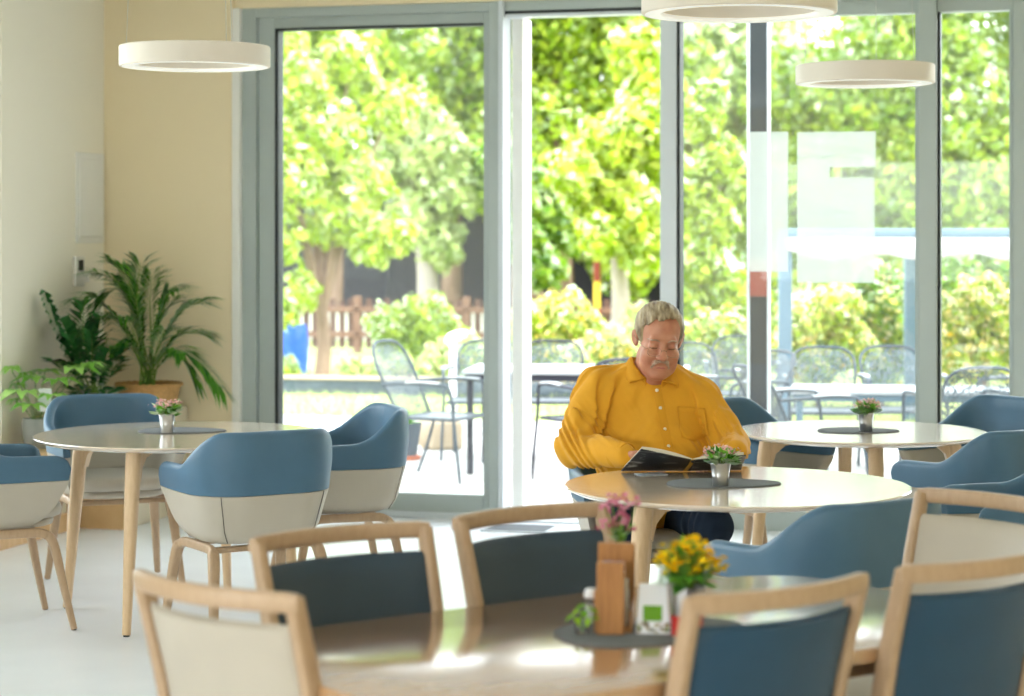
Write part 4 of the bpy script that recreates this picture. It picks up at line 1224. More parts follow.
for px, lab in ((291, 'front blue rain barrel in the flower bed behind the left sash'), (271, 'second blue rain barrel, half hidden by the sash frame at left')):
    q = at(px, 374, 25.2 if px > 280 else 25.6)
    t = thing('rain_barrel', lab, 'barrel', (q.x, q.y, GZ - .01), 0, BG)
    mb = MB(); mb.lathe([(.01, 0), (.175, 0), (.19, .02), (.20, .15), (.203, .28), (.20, .42), (.19, .54), (.175, .56), (.01, .56)], 32); mb.build('drum', M['barrel'], t)
    for z in (.18, .38):
        mb = MB(); mb.lathe([(.195, z - .012), (.208, z - .008), (.208, z + .008), (.195, z + .012)], 32, caps=False); mb.build('hoop', M['barrel'], t)
    mb = MB(); mb.lathe([(.01, .5602), (.182, .5602), (.182, .585), (.01, .59)], 32); mb.build('lid', M['barrel'], t)
q = at(597, 230, 27.5)
t = thing('marker_pole', 'red and yellow striped pole before the brown fence', 'pole', (q.x, q.y, GZ), 0)
for i in range(4):
    mb = MB(); mb.tube([Vector((0, 0, i*.34)), Vector((0, 0, (i+1)*.34))], .045, 12); mb.build('pole_band', M['rust' if i % 2 else 'yellow_paint'], t)
t = thing('tarpaulin', 'bright blue tarpaulin strung up under the trees', 'tarpaulin')
q = at(512, 252, 31); r = at(570, 246, 31)
rows = [[Vector((lerp(q.x, r.x, i/12), q.y + j*.2, 1.32 + .05*math.sin(i*1.3) + .06*i/12 + .03*j)) for j in range(5)] for i in range(13)]
mb = MB(); mb.grid(rows); tp = mb.build('sheet', M['tarp'], t); md = tp.modifiers.new('thick', 'SOLIDIFY'); md.thickness = .15
for a_ in (q, r):
    mb = MB(); mb.tube([Vector((a_.x, q.y + .4, GZ)), Vector((a_.x, q.y + .4, 1.42))], .03, 8); mb.build('tarp_pole', M['trunk'], t)

# ---------------------------------------------------------------- trees and shrubs
LEAF = {
    'bright': leaf_mat('bright leaves', [lin((115, 150, 25)), lin((156, 182, 39)), lin((191, 203, 72))], .5, .5, .05),
    'mid': leaf_mat('green leaves', [lin((93, 138, 30)), lin((132, 169, 41)), lin((172, 193, 68))], .5, .5, .05),
    'yellow': leaf_mat('yellow green leaves', [lin((141, 172, 29)), lin((175, 196, 50)), lin((201, 207, 99))], .5, .5, .05),
    'deep': leaf_mat('deep green leaves', [lin((59, 114, 27)), lin((91, 143, 34)), lin((127, 167, 50))], .45, .5, .05),
    'pale': leaf_mat('pale leaves', [lin((147, 174, 86)), lin((182, 198, 120)), lin((209, 213, 154))], .5, .5, .05),
    'bloom': leaf_mat('shrub bloom', [lin((235, 215, 81)), lin((245, 228, 180)), lin((240, 200, 36))], .4, .6, .03),
}
def leaf_cloud(blobs, n, size, seed, shell=.55):
    g = np.random.default_rng(seed)
    wts = np.array([b[3][0]*b[3][1]*b[3][2] if hasattr(b[3], '__len__') else b[3]**3 for b in blobs]) ** .7
    idx = g.choice(len(blobs), n, p=wts / wts.sum())
    C = np.array([b[:3] for b in blobs])[idx]; R = np.array([b[3] if hasattr(b[3], '__len__') else (b[3],)*3 for b in blobs])[idx]
    d = g.normal(size=(n, 3)); d /= np.linalg.norm(d, axis=1)[:, None]
    rad = shell + (1 - shell) * g.random(n) ** .6
    P = C + d * R * rad[:, None] * (1 + .18 * np.sin(7*d[:, :1] + 5*d[:, 2:3] + idx[:, None]))
    nrm = d + g.normal(size=(n, 3)) * .7 + np.array([0, 0, .5]); nrm /= np.linalg.norm(nrm, axis=1)[:, None]
    t1 = np.cross(nrm, g.normal(size=(n, 3))); t1 /= np.linalg.norm(t1, axis=1)[:, None]; t2 = np.cross(nrm, t1)
    s = size * g.uniform(.6, 1.3, n)[:, None]
    V = np.stack([P - t1*s*.5, P + t2*s*.28 + nrm*s*.06, P + t1*s*.5 - nrm*s*.08, P - t2*s*.28 + nrm*s*.06], 1)
    return V.reshape(-1, 3), np.arange(n * 4).reshape(n, 4)
def px_blob(px, py, r, d, ry=None, rd=None):
    c = at(px, py, d); k = d / FPX
    return (c.x, c.y, c.z, (r*k, (rd or r)*k, (ry or r)*k))
def plant(kind, name, label, cat, blobs, n, size, seed, trunk=None, mat='mid', bark='trunk', group=None, bloom=0, tw=.09):
    B_ = [px_blob(*b) for b in blobs]
    cx = sum(b[0] for b in B_) / len(B_); cy = sum(b[1] for b in B_) / len(B_)
    if trunk: q = at(trunk[0], 230, trunk[1]); cx, cy = q.x, q.y
    t = thing(name, label, cat, (cx, cy, GZ), 0, group)
    Bl = [(b[0] - cx, b[1] - cy, b[2] - GZ, b[3]) for b in B_]
    V, F_ = leaf_cloud(Bl, n, size, seed); V[:, 2] = np.maximum(V[:, 2], .01)
    np_mesh('foliage', V, F_, LEAF[mat], t, False)
    mb = MB()
    hub = Vector((0, 0, min(b[2] for b in Bl) if trunk else .1)) ; hub.z = max(hub.z, .25 if trunk else .06)
    mb.tube(spline([Vector((0, 0, 0)), hub * .5 + Vector((tw*.3, 0, 0)), hub], 4), [lerp(tw*1.2, tw*.8, i/8) for i in range(9)], 10)
    br = sorted(Bl, key=lambda b: -b[3][0])[:8]
    for b in br:
        e = Vector(b[:3]); mb.tube(spline([hub * .92, hub.lerp(e, .5) + Vector((0, 0, .1 * (1 if trunk else .1))), e], 4), [lerp(tw*.6, tw*.12, i/8) for i in range(9)], 7)
    mb.build('trunk' if trunk else 'stems', M[bark], t)
    if bloom:
        V, F_ = leaf_cloud(Bl, bloom, size * .8, seed + 99, .93); np_mesh('blossoms', V, F_, LEAF['bloom'], t, False)
    return t
R2 = random.Random(4)
def scat(px0, px1, py0, py1, d, r, n, seed):
    q = random.Random(seed)
    return [(q.uniform(px0, px1), q.uniform(py0, py1), r * q.uniform(.7, 1.3), d + q.uniform(-1, 1)) for _ in range(n)]
TGR = 'broad leaved trees behind the garden fence'
plant('t', 'garden_tree', 'green tree filling the top of the left sash', 'tree', scat(250, 400, -80, 130, 34, 62, 16, 1), 16200, 0.182, 1, (330, 34), 'bright', group=TGR, tw=.16)
plant('t', 'garden_tree', 'tall tree behind the left sash and its right stile', 'tree', scat(380, 520, -80, 150, 36, 66, 16, 2), 16200, 0.190, 2, (450, 36), 'bright', group=TGR, tw=.16)
plant('t', 'garden_tree', 'large green tree seen through the open door', 'tree', scat(500, 660, -80, 225, 35, 66, 22, 3), 25200, 0.182, 3, (560, 35), 'bright', group=TGR, tw=.18)
plant('t', 'garden_tree', 'tree behind the stile right of the open door', 'tree', scat(640, 780, 10, 230, 36, 60, 18, 4), 16200, 0.190, 4, (700, 36), 'pale', group=TGR, tw=.15)
plant('t', 'garden_tree', 'bright tree behind the white reflection shape on the glass', 'tree', scat(770, 920, 70, 240, 34, 58, 20, 5) + scat(850, 920, -40, 80, 34, 40, 5, 55), 19800, 0.182, 5, (850, 34), 'bright', group=TGR, tw=.16)
plant('t', 'garden_tree', 'bright tree filling the narrow panel at the right', 'tree', scat(910, 1100, -80, 230, 33, 64, 24, 6), 23400, 0.182, 6, (1000, 33), 'bright', group=TGR, tw=.18)
plant('t', 'maple_tree', 'yellow green maple with a grey trunk left of the stile', 'tree', [(600, 150, 34, 27), (640, 130, 38, 27), (575, 175, 26, 26.6), (620, 195, 36, 27), (650, 220, 36, 26.6), (600, 235, 26, 26.5), (640, 255, 26, 26.6), (585, 205, 22, 27), (655, 170, 36, 27.4), (655, 85, 34, 27.5), (640, 50, 30, 27.5), (668, 120, 30, 27.5)], 6400, .17, 7, (618, 27), 'yellow', 'trunk_grey', tw=.12)
plant('t', 'hazel_tree', 'yellow tinged tree with hanging twigs at the left edge of the garden', 'tree', [(290, 180, 34, 24), (280, 240, 26, 24), (300, 290, 20, 24), (340, 215, 34, 24.3), (375, 240, 26, 24), (400, 235, 18, 24), (320, 140, 40, 24.5), (285, 310, 18, 23.8), (355, 185, 36, 24.6), (270, 140, 30, 24), (300, 85, 34, 24.6), (350, 60, 30, 25), (390, 110, 30, 25), (280, 50, 28, 25)], 6200, .15, 8, (322, 24.4), 'yellow', tw=.08)
plant('t', 'ash_tree', 'deep green drooping tree above the blue tarpaulin', 'tree', [(530, 200, 36, 30), (520, 240, 24, 29.5), (545, 268, 22, 29.5), (560, 225, 30, 30), (505, 170, 36, 30), (575, 190, 30, 30.5)], 3800, .18, 9, (535, 30.5), 'mid', tw=.1)
plant('t', 'birch_tree', 'slender light tree between the stile and the steel column', 'tree', [(700, 120, 22, 21), (720, 160, 24, 21), (690, 190, 22, 21), (715, 220, 26, 21), (700, 260, 26, 21), (728, 290, 22, 21), (690, 310, 24, 21), (735, 330, 20, 21), (712, 95, 16, 21)], 3600, .13, 10, (716, 21), 'bright', 'trunk_grey', tw=.05)
plant('t', 'willow_tree', 'pale whitish tree in the middle of the left sash', 'tree', [(400, 120, 30, 30), (430, 150, 36, 30), (455, 190, 30, 30), (420, 210, 34, 30), (385, 170, 26, 30), (440, 245, 26, 30)], 3600, .18, 12, (425, 30), 'pale', 'trunk_grey', tw=.16)
SG = 'garden shrubs beyond the patio'
plant('s', 'round_shrub', 'clipped round green shrub right of the blue barrels', 'shrub', [(390, 328, 26, 25), (425, 322, 30, 25), (445, 335, 24, 25), (405, 345, 24, 25)], 3200, .09, 20, None, 'bright', group=SG, tw=.03)
plant('s', 'flowering_shrub', 'yellow flowering shrub beyond the open door', 'shrub', [(535, 322, 26, 22), (565, 318, 28, 22), (590, 338, 24, 22), (520, 345, 24, 22), (555, 350, 26, 22)], 3200, .09, 21, None, 'yellow', group=SG, bloom=900, tw=.03)
plant('s', 'flowering_shrub', 'pale blooming shrub behind the shoulder of the man', 'shrub', [(600, 352, 22, 21), (625, 345, 22, 21), (640, 320, 18, 21.4), (575, 362, 18, 20.6), (648, 350, 20, 21)], 2600, .085, 22, None, 'pale', group=SG, bloom=800, tw=.03)
plant('s', 'low_shrub', 'low green shrub in front of the blue barrels', 'shrub', [(283, 368, 14, 23.6), (272, 362, 12, 23.6), (292, 372, 8, 23.6)], 900, .07, 23, None, 'bright', group=SG, tw=.02)
plant('s', 'low_shrub', 'low mixed flowers behind the kerb in the left sash', 'shrub', [(350, 368, 14, 23.4), (400, 366, 14, 23.4), (440, 360, 20, 23.4), (470, 352, 20, 23.4), (425, 372, 12, 23.2), (375, 372, 12, 23.3)], 2400, .075, 24, None, 'pale', group=SG, bloom=500, tw=.02)
plant('s', 'tall_shrub', 'tall green shrub left of the steel column', 'shrub', [(690, 345, 26, 19.5), (720, 335, 28, 19.5), (740, 352, 24, 19.5), (705, 372, 24, 19.5)], 3000, .085, 25, None, 'bright', group=SG, bloom=300, tw=.03)
plant('s', 'flowering_shrub', 'yellow flowering shrub under the white reflection shape', 'shrub', [(805, 325, 26, 19.5), (835, 310, 26, 19.5), (815, 355, 28, 19.5), (850, 345, 28, 19.5), (785, 350, 24, 19.5)], 3600, .085, 26, None, 'yellow', group=SG, bloom=900, tw=.03)
plant('s', 'tall_shrub', 'tall leafy shrub just left of the right grey post', 'shrub', [(880, 300, 30, 20), (900, 330, 30, 20), (870, 340, 28, 20), (885, 362, 26, 20), (872, 275, 20, 20)], 3600, .09, 27, None, 'mid', group=SG, bloom=500, tw=.03)
plant('s', 'flowering_shrub', 'pale blooming shrub in the narrow right panel', 'shrub', [(950, 320, 30, 19), (980, 305, 30, 19), (1005, 325, 30, 19), (960, 355, 28, 19), (995, 352, 28, 19)], 4200, .085, 28, None, 'yellow', group=SG, bloom=1300, tw=.03)
plant('s', 'tall_shrub', 'dark green shrub below the canvas at the right', 'shrub', [(930, 275, 28, 22), (965, 270, 30, 22), (1000, 268, 30, 22), (1035, 290, 34, 22)], 3400, .1, 29, None, 'mid', group=SG, tw=.03)
plant('s', 'tall_shrub', 'green shrub right behind the steel column', 'shrub', [(762, 300, 24, 22), (775, 330, 24, 22), (758, 350, 24, 22), (770, 270, 18, 22)], 2600, .09, 30, None, 'bright', group=SG, tw=.03)
# wooded hillside far behind
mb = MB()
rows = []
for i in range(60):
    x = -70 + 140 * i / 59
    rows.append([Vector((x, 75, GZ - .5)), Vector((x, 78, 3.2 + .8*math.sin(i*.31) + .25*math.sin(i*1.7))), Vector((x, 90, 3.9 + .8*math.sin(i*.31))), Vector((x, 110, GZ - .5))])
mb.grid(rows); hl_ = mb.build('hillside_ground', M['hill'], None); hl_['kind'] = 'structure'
# ================================================================ THE READING MAN
MO = Vector((.515, 8.0, 0.0))                    # his seat; local x to the right of the picture, y away from the viewer
M['skin'] = pbr('skin', lin((200, 144, 116)), .45, .4, col2=lin((182, 116, 92)), vscale=22, sss=.12, bump=.08, bscale=120)
M['shirt'] = pbr('mustard cotton shirt', lin((224, 162, 44)), .8, .2, var=.06, vscale=12, bump=.9, bscale=13, sheen=.1)
M['shirt_trim'] = pbr('mustard cotton trim', lin((218, 156, 42)), .8, .2, var=.06, vscale=12, bump=.2, bscale=60)
M['jeans'] = pbr('dark blue denim', lin((34, 48, 66)), .85, .2, var=.25, vscale=14, bump=.3, bscale=90)
M['hair'] = pbr('grey blond hair', lin((196, 180, 148)), .5, .35, col2=lin((104, 82, 56)), vscale=60, vstretch=(1, .16, .3), bump=.8, bscale=160, bstretch=(1, .2, .3))
M['moustache'] = pbr('grey moustache', lin((196, 172, 152)), .6, .3, col2=lin((160, 130, 108)), vscale=60, bump=.6, bscale=160, bstretch=(1, .5, .3))
M['dark'] = pbr('dark line', lin((60, 40, 34)), .6, .3, var=.1)
M['lip'] = pbr('lip', lin((178, 104, 96)), .5, .4, var=.1)
M['rim'] = pbr('thin glasses rim', lin((176, 160, 140)), .25, .5, .8, var=.05)
M['lens'] = glass_mat('spectacle lens', (.985, .985, .98), .12)
M['button'] = pbr('pearl button', lin((236, 224, 200)), .3, .5, var=.05)
M['shoe'] = pbr('brown leather shoe', lin((70, 48, 36)), .4, .4, var=.2)
M['sole'] = pbr('black sole', lin((30, 28, 28)), .7, .3, var=.1)

def s_ell(p, c, r, R=None):
    q = p - np.array(c)
    if R is not None: q = q @ R
    r = np.array(r)
    k0 = np.linalg.norm(q / r, axis=1); k1 = np.linalg.norm(q / (r * r), axis=1)
    return k0 * (k0 - 1) / np.maximum(k1, 1e-9)
def s_cap(p, a, b, ra, rb=None):
    rb = ra if rb is None else rb
    a, b = np.array(a, float), np.array(b, float); ab = b - a
    t = np.clip(((p - a) @ ab) / (ab @ ab), 0, 1)
    return np.linalg.norm(p - (a + t[:, None] * ab), axis=1) - (ra + (rb - ra) * t)
def smin(a, b, k):
    h = np.clip(.5 + .5 * (b - a) / k, 0, 1)
    return b + (a - b) * h - k * h * (1 - h)
def smax(a, b, k): return -smin(-a, -b, k)
def rotm(rx, ry, rz):
    return np.array((Matrix.Rotation(math.radians(rz), 3, 'Z') @ Matrix.Rotation(math.radians(ry), 3, 'Y') @ Matrix.Rotation(math.radians(rx), 3, 'X')))

def surface(f, lo, hi, h, B=6):
    """closed surface of the field f on a grid of step h (only blocks near the surface are sampled)"""
    lo = np.array(lo, float)
    nb = np.ceil((np.array(hi) - lo) / (h * B)).astype(int)
    n = nb * B + 1
    D = np.full(n, 1.0, np.float32)
    g = np.stack(np.meshgrid(*[np.arange(k) for k in nb], indexing='ij'), -1).reshape(-1, 3)
    cen = lo + (g + .5) * B * h
    dc = f(cen)
    rad = B * h * .87 * 1.5 + .012
    # fill sign
    for (i, j, k), d in zip(g[dc < -rad], dc[dc < -rad]):
        D[i*B:i*B+B+1, j*B:j*B+B+1, k*B:k*B+B+1] = -1.0
    act = g[np.abs(dc) <= rad]
    loc = np.stack(np.meshgrid(*[np.arange(B + 1)] * 3, indexing='ij'), -1).reshape(-1, 3)
    for s in range(0, len(act), 600):
        a = act[s:s+600]
        idx = (a[:, None, :] * B + loc[None]).reshape(-1, 3)
        D[idx[:, 0], idx[:, 1], idx[:, 2]] = f(lo + idx * h)
    S = D < 0
    c = [S[i:n[0]-1+i, j:n[1]-1+j, k:n[2]-1+k] for i in (0, 1) for j in (0, 1) for k in (0, 1)]
    cnt = sum(x.astype(np.int8) for x in c)
    cells = np.argwhere((cnt > 0) & (cnt < 8))
    vid = np.full(np.array(n) - 1, -1, np.int64); vid[tuple(cells.T)] = np.arange(len(cells))
    acc = np.zeros((len(cells), 3)); num = np.zeros(len(cells))
    cor = np.array([(i, j, k) for i in (0, 1) for j in (0, 1) for k in (0, 1)])
    for a in range(8):
        for b in range(a + 1, 8):
            if np.abs(cor[a] - cor[b]).sum() != 1: continue
            ia = cells + cor[a]; ib = cells + cor[b]
            da = D[tuple(ia.T)]; db = D[tuple(ib.T)]
            m = (da < 0) != (db < 0)
            t = np.where(m, da / np.where(m, da - db, 1), 0)
            acc[m] += (cor[a] + t[:, None] * (cor[b] - cor[a]))[m]; num[m] += 1
    V = lo + (cells + acc / np.maximum(num, 1)[:, None]) * h
    F_ = []
    for ax in range(3):
        b, c_ = [(1, 2), (2, 0), (0, 1)][ax]
        sl0 = [slice(None)] * 3; sl1 = [slice(None)] * 3
        sl0[ax] = slice(0, n[ax] - 1); sl1[ax] = slice(1, n[ax])
        E = S[tuple(sl0)] != S[tuple(sl1)]
        e = np.argwhere(E)
        e = e[(e[:, b] > 0) & (e[:, c_] > 0) & (e[:, b] < n[b] - 1) & (e[:, c_] < n[c_] - 1)]
        fl = S[tuple(e.T)]
        o1 = np.zeros(3, int); o1[b] = 1; o2 = np.zeros(3, int); o2[c_] = 1
        q = np.stack([vid[tuple((e - o1 - o2).T)], vid[tuple((e - o2).T)], vid[tuple(e.T)], vid[tuple((e - o1).T)]], 1)
        q[~fl] = q[~fl][:, ::-1]
        F_.append(q)
    F_ = np.concatenate(F_); F_ = F_[(F_ >= 0).all(1)]
    return V, F_

# ---- head
HC = np.array([.024, -.105, 1.201]); HS = 1.035
HR = rotm(17, 4, 7)
def to_head(p): return (p - HC) @ HR / HS
def from_head(q): return HR @ (np.array(q) * HS) + HC
def f_cranium(q, g=0.0):
    d = s_ell(q, (0, .018, .040), (.079 + g, .098 + g, .079 + g))
    return d
def f_head(q):
    d = f_cranium(q)
    d = smin(d, s_ell(q, (0, -.026, -.040), (.064, .070, .086)), .03)
    d = smin(d, s_ell(q, (0, -.048, -.086), (.040, .042, .034)), .03)          # jaw
    d = smin(d, s_ell(q, (0, -.078, -.103), (.024, .018, .017)), .02)          # chin
    d = smin(d, s_ell(q, (0, -.030, -.108), (.042, .048, .026)), .03)          # under the chin
    for s in (-1, 1):
        d = smin(d, s_ell(q, (s*.040, -.066, -.036), (.026, .024, .026)), .02)  # cheeks
        d = smin(d, s_ell(q, (s*.046, -.045, -.075), (.016, .026, .030)), .025)   # jowls
    d = smin(d, s_cap(q, (-.036, -.082, .022), (.036, -.082, .022), .0125), .018)
    for s in (-1, 1):
        d = smax(d, -s_ell(q, (s*.032, -.100, .002), (.020, .017, .013)), .014)
        d = smin(d, s_ell(q, (s*.032, -.076, .001), (.0165, .0145, .0135)), .005)   # lidded eye
        d = smax(d, -s_cap(q, (s*.020, -.092, -.0065), (s*.044, -.087, -.0065), .0016), .002)
        d = smax(d, -s_cap(q, (s*.018, -.090, -.016), (s*.042, -.088, -.021), .0022), .008)   # bags
        d = smax(d, -s_cap(q, (s*.020, -.100, -.036), (s*.034, -.088, -.066), .0022), .010)   # folds
    d = smin(d, s_cap(q, (0, -.088, .014), (0, -.113, -.028), .0085, .0135), .012)
    d = smin(d, s_ell(q, (0, -.112, -.030), (.0145, .013, .012)), .008)
    for s in (-1, 1): d = smin(d, s_ell(q, (s*.0135, -.102, -.034), (.0085, .011, .0085)), .006)
    d = smin(d, s_cap(q, (-.020, -.088, -.058), (.020, -.088, -.058), .0085), .010)
    d = smin(d, s_cap(q, (-.017, -.091, -.074), (.017, -.091, -.074), .0080), .008)
    d = smax(d, -s_cap(q, (-.022, -.099, -.067), (.022, -.099, -.067), .0026), .003)
    for s in (-1, 1):
        R = rotm(8, s * 14, -s * 22)
        e = s_ell(q, (s*.083, .012, -.006), (.0085, .021, .034), R)
        e = smax(e, -s_ell(q, (s*.090, .004, -.004), (.005, .012, .021), R), .004)
        d = smin(d, e, .005)
    return d
def f_neck(p): return smin(s_cap(p, (0, .03, 1.0), (.012, -.035, 1.13), .070, .066), s_cap(p, (.01, -.06, 1.06), (.016, -.10, 1.10), .045), .03)
SHL, ELL, WRL = (-.198, .01, 1.012), (-.287, -.15, .800), (-.118, -.340, .800)
SHR, ELR, WRR = (.192, .01, .968), (.285, -.12, .800), (.275, -.315, .805)
def hand(p, w, dirv, up, side):
    """palm with four unequal bent fingers and a thumb from the side of the palm"""
    w = np.array(w, float); f = np.array(dirv, float); f /= np.linalg.norm(f)
    u = np.array(up, float); u -= f * (u @ f); u /= np.linalg.norm(u); s = np.cross(f, u) * side
    P = lambda a, b, c: w + f*a + s*b + u*c
    d = s_cap(p, P(-.03, 0, 0), P(.01, 0, 0), .027, .026)
    d = smin(d, s_cap(p, P(.03, -.022, 0), P(.085, -.026, -.002), .017, .015), .018)
    d = smin(d, s_cap(p, P(.03, 0.002, 0), P(.09, 0.0, 0), .018, .015), .018)
    d = smin(d, s_cap(p, P(.03, .022, 0), P(.086, .026, -.001), .018, .0145), .018)
    for i, (b, ln) in enumerate(((-.030, .060), (-.010, .076), (.011, .082), (.031, .072))):
        k = P(.088 + .004 * (1 - abs(i - 1.6)), b, 0)
        m1 = k + f * ln * .42 - u * ln * .12; m2 = m1 + f * ln * .28 - u * ln * .22; m3 = m2 + f * ln * .10 - u * ln * .22
        g = smin(smin(s_cap(p, k, m1, .0098, .0090), s_cap(p, m1, m2, .0090, .0082), .003), s_cap(p, m2, m3, .0082, .0070), .003)
        d = smin(d, g, .005)
    t0 = P(.020, .026, .002); t1 = P(.052, .052, .012); t2 = P(.085, .056, .016); t3 = P(.105, .050, .012)
    g = smin(smin(s_cap(p, t0, t1, .015, .0115), s_cap(p, t1, t2, .0112, .0100), .004), s_cap(p, t2, t3, .0098, .0078), .004)
    return smin(d, g, .010)
HDL = np.array((.16, -.05, -.012)); HDR = np.array((-.12, -.07, -.010))
def f_torso(p, g=0.0):
    d = s_ell(p, (0, .03, .915), (.205 + g, .135 + g, .20 + g))
    d = smin(d, s_cap(p, (-.165, .02, 1.008), (.16, .02, .968), .072 + g), .06)
    d = smin(d, s_ell(p, (0, .02, 1.035), (.115 + g, .075 + g, .065 + g)), .05)
    d = smin(d, s_ell(p, (.004, -.045, .745), (.205 + g, .185 + g, .185 + g)), .09)
    d = smin(d, s_ell(p, (0, .03, .56), (.19 + g, .16 + g, .12 + g)), .08)
    return d
def f_arm(p, sh, el, wr, g=0.0):
    d = s_cap(p, sh, el, .064 + g, .050 + g)
    return smin(d, s_cap(p, el, wr, .049 + g, .031 + g), .03)
def f_leg(p, s, g=0.0):
    hip = (s*.095, .02, .56); kn = (s*.195, -.43, .560) if s > 0 else (s*.135, -.42, .560); an = (s*.15, -.40, .10)
    d = s_cap(p, hip, kn, .088 + g, .064 + g)
    return smin(d, smin(s_cap(p, kn, (an[0], an[1] + .02, .36), .060 + g, .055 + g), s_cap(p, (an[0], an[1] + .02, .36), an, .055 + g, .038 + g), .02), .02)
def f_body(p):
    d = f_torso(p, -.010)
    d = smin(d, f_neck(p), .03)
    for (a, b, c, hd, sd) in ((SHL, ELL, WRL, HDL, 1), (SHR, ELR, WRR, HDR, -1)):
        d = smin(d, f_arm(p, a, b, c, -.010), .03)
        d = smin(d, hand(p, np.array(c), hd, (0, 0, 1), sd), .012)
    for s in (-1, 1): d = smin(d, f_leg(p, s, -.012), .03)
    for s in (-1, 1): d = smin(d, s_cap(p, (s*.15, -.40, .07), (s*.155, -.52, .045), .032, .028), .02)
    d = smin(d, f_head(to_head(p)) * HS, .012)
    return d
V, F_ = surface(f_body, (-.40, -.60, .005), (.42, .24, 1.40), .0030)
man = np_mesh('person', V, F_, M['skin']); man.location = MO
tag(man, 'seated man in a mustard yellow shirt and glasses reading an open book', 'person')

# ---- shirt with folds
def f_shirt(p):
    g = .006
    d = f_torso(p, g)
    x, y, z = p[:, 0], p[:, 1], p[:, 2]
    for (a, b, c) in ((SHL, ELL, WRL), (SHR, ELR, WRR)):
        c2 = np.array(b) + (np.array(c) - np.array(b)) * 1.06
        e = s_cap(p, a, b, .072 + g, .058 + g); e = smin(e, s_cap(p, b, c2, .058 + g, .042 + g), .03)
        d = smin(d, e, .035)
        # sleeve creases around the elbow and armpit
        de = np.linalg.norm(p - np.array(b), axis=1); da = np.linalg.norm(p - (np.array(a) + np.array((0, -.04, -.06))), axis=1)
        t = (p - np.array(b)) @ (np.array(c) - np.array(a)); 
        d = d - (.0085 if a[0] < 0 else .0045) * np.exp(-(de / .14) ** 2) * np.sin(110 * t + 26 * z + 12 * np.sin(21 * x + 15 * z))
        d = d - (.0100 if a[0] < 0 else .0075) * np.exp(-(da / .15) ** 2) * np.sin(95 * (z * .7 + x * np.sign(a[0]) * .9) + 5 * np.sin(30 * y))
    # long soft drapes over the chest and the roll above the belly
    d = d - .0062 * np.sin(38 * x + 22 * z + 2.2 * np.sin(17 * z)) * np.exp(-((z - .90) / .16) ** 2)
    d = d - .0080 * np.exp(-((z - .815 - .10 * np.abs(x)) / .016) ** 2) * (y < 0) * np.sign(1) * -1 * np.exp(-((x + .05) / .16) ** 2)
    d = d - .0030 * np.exp(-((z - .70) / .06) ** 2) * np.sin(60 * x + 30 * z)
    nk = s_cap(p, (0, .03, 1.03), (.018, -.06, 1.20), .068, .072)
    d = smax(d, -nk, .006)
    d = smax(d, z - 1.105, .01)
    d = smax(d, .50 - z, .01)
    return d
V, F_ = surface(f_shirt, (-.42, -.46, .47), (.42, .24, 1.13), .0048)
shirt = np_mesh('shirt', V, F_, M['shirt'], man)
def front(x, z, y0=-.40):
    """front of the shirt at x, z"""
    ys = np.linspace(y0, .05, 500); p = np.stack([np.full(500, x), ys, np.full(500, z)], 1)
    s = f_shirt(p); i = np.argmax(s < 0)
    return ys[i]
def man_px(px, py, d=7.86): q = at(px, py, d); return q.x - MO.x, q.z
# button placket
pts = []
for i in range(30):
    q = i / 29; x, z = man_px(lerp(657, 668, q), lerp(386, 449, q)); pts.append((x, z))
rows = []
for x, z in pts: rows.append([Vector((x + o, front(x + o, z) - e, z)) for o, e in ((-.016, .0005), (-.0155, .0032), (-.008, .0035), (0, .0035), (.008, .0035), (.0155, .0032), (.016, .0005))])
mb = MB(); mb.grid(rows); pl = mb.build('placket', M['shirt_trim'], shirt)
for py, px in ((391, 657.5), (408, 660.5), (428, 664), (444, 667)):
    x, z = man_px(px, py); y = front(x, z) - .0045
    mb = MB(); mb.lathe([(.0005, 0), (.0058, 0), (.0062, .0012), (.0050, .002), (.0005, .0016)], 18); 
    mb.xf(Matrix.Translation((x, y, z)) @ Matrix.Rotation(math.radians(90), 4, 'X')); mb.build('button', M['button'], shirt)
# chest pocket
def patch(fn, nu, nv, off):
    return [[(lambda x, z: Vector((x, front(x, z) - off, z)))(*fn(i/(nu-1), j/(nv-1))) for j in range(nv)] for i in range(nu)]
def pocket(u, v):
    px = lerp(lerp(678, 681, v), lerp(706, 709, v), u); py = lerp(407 + 2*u, 438 - 5 * abs(u - .5) * 2 + 3, v)
    return man_px(px, py)
mb = MB(); mb.grid(patch(pocket, 12, 12, .0032)); pk = mb.build('pocket', M['shirt_trim'], shirt)
md = pk.modifiers.new('thick', 'SOLIDIFY'); md.thickness = .0035; md.offset = 0
mb = MB()
edge = [pocket(0, j/10) for j in range(11)] + [pocket(i/10, 1) for i in range(1, 11)] + [pocket(1, 1 - j/10) for j in range(1, 11)]
mb.tube([Vector((x, front(x, z) - .0055, z)) for x, z in edge], .0011, 5); mb.build('pocket_stitching', M['shirt_trim'], pk)
mb = MB(); mb.tube([Vector((pocket(i/10, .14)[0], front(*pocket(i/10, .14)) - .0055, pocket(i/10, .14)[1])) for i in range(11)], .0010, 5); mb.build('pocket_hem', M['shirt_trim'], pk)
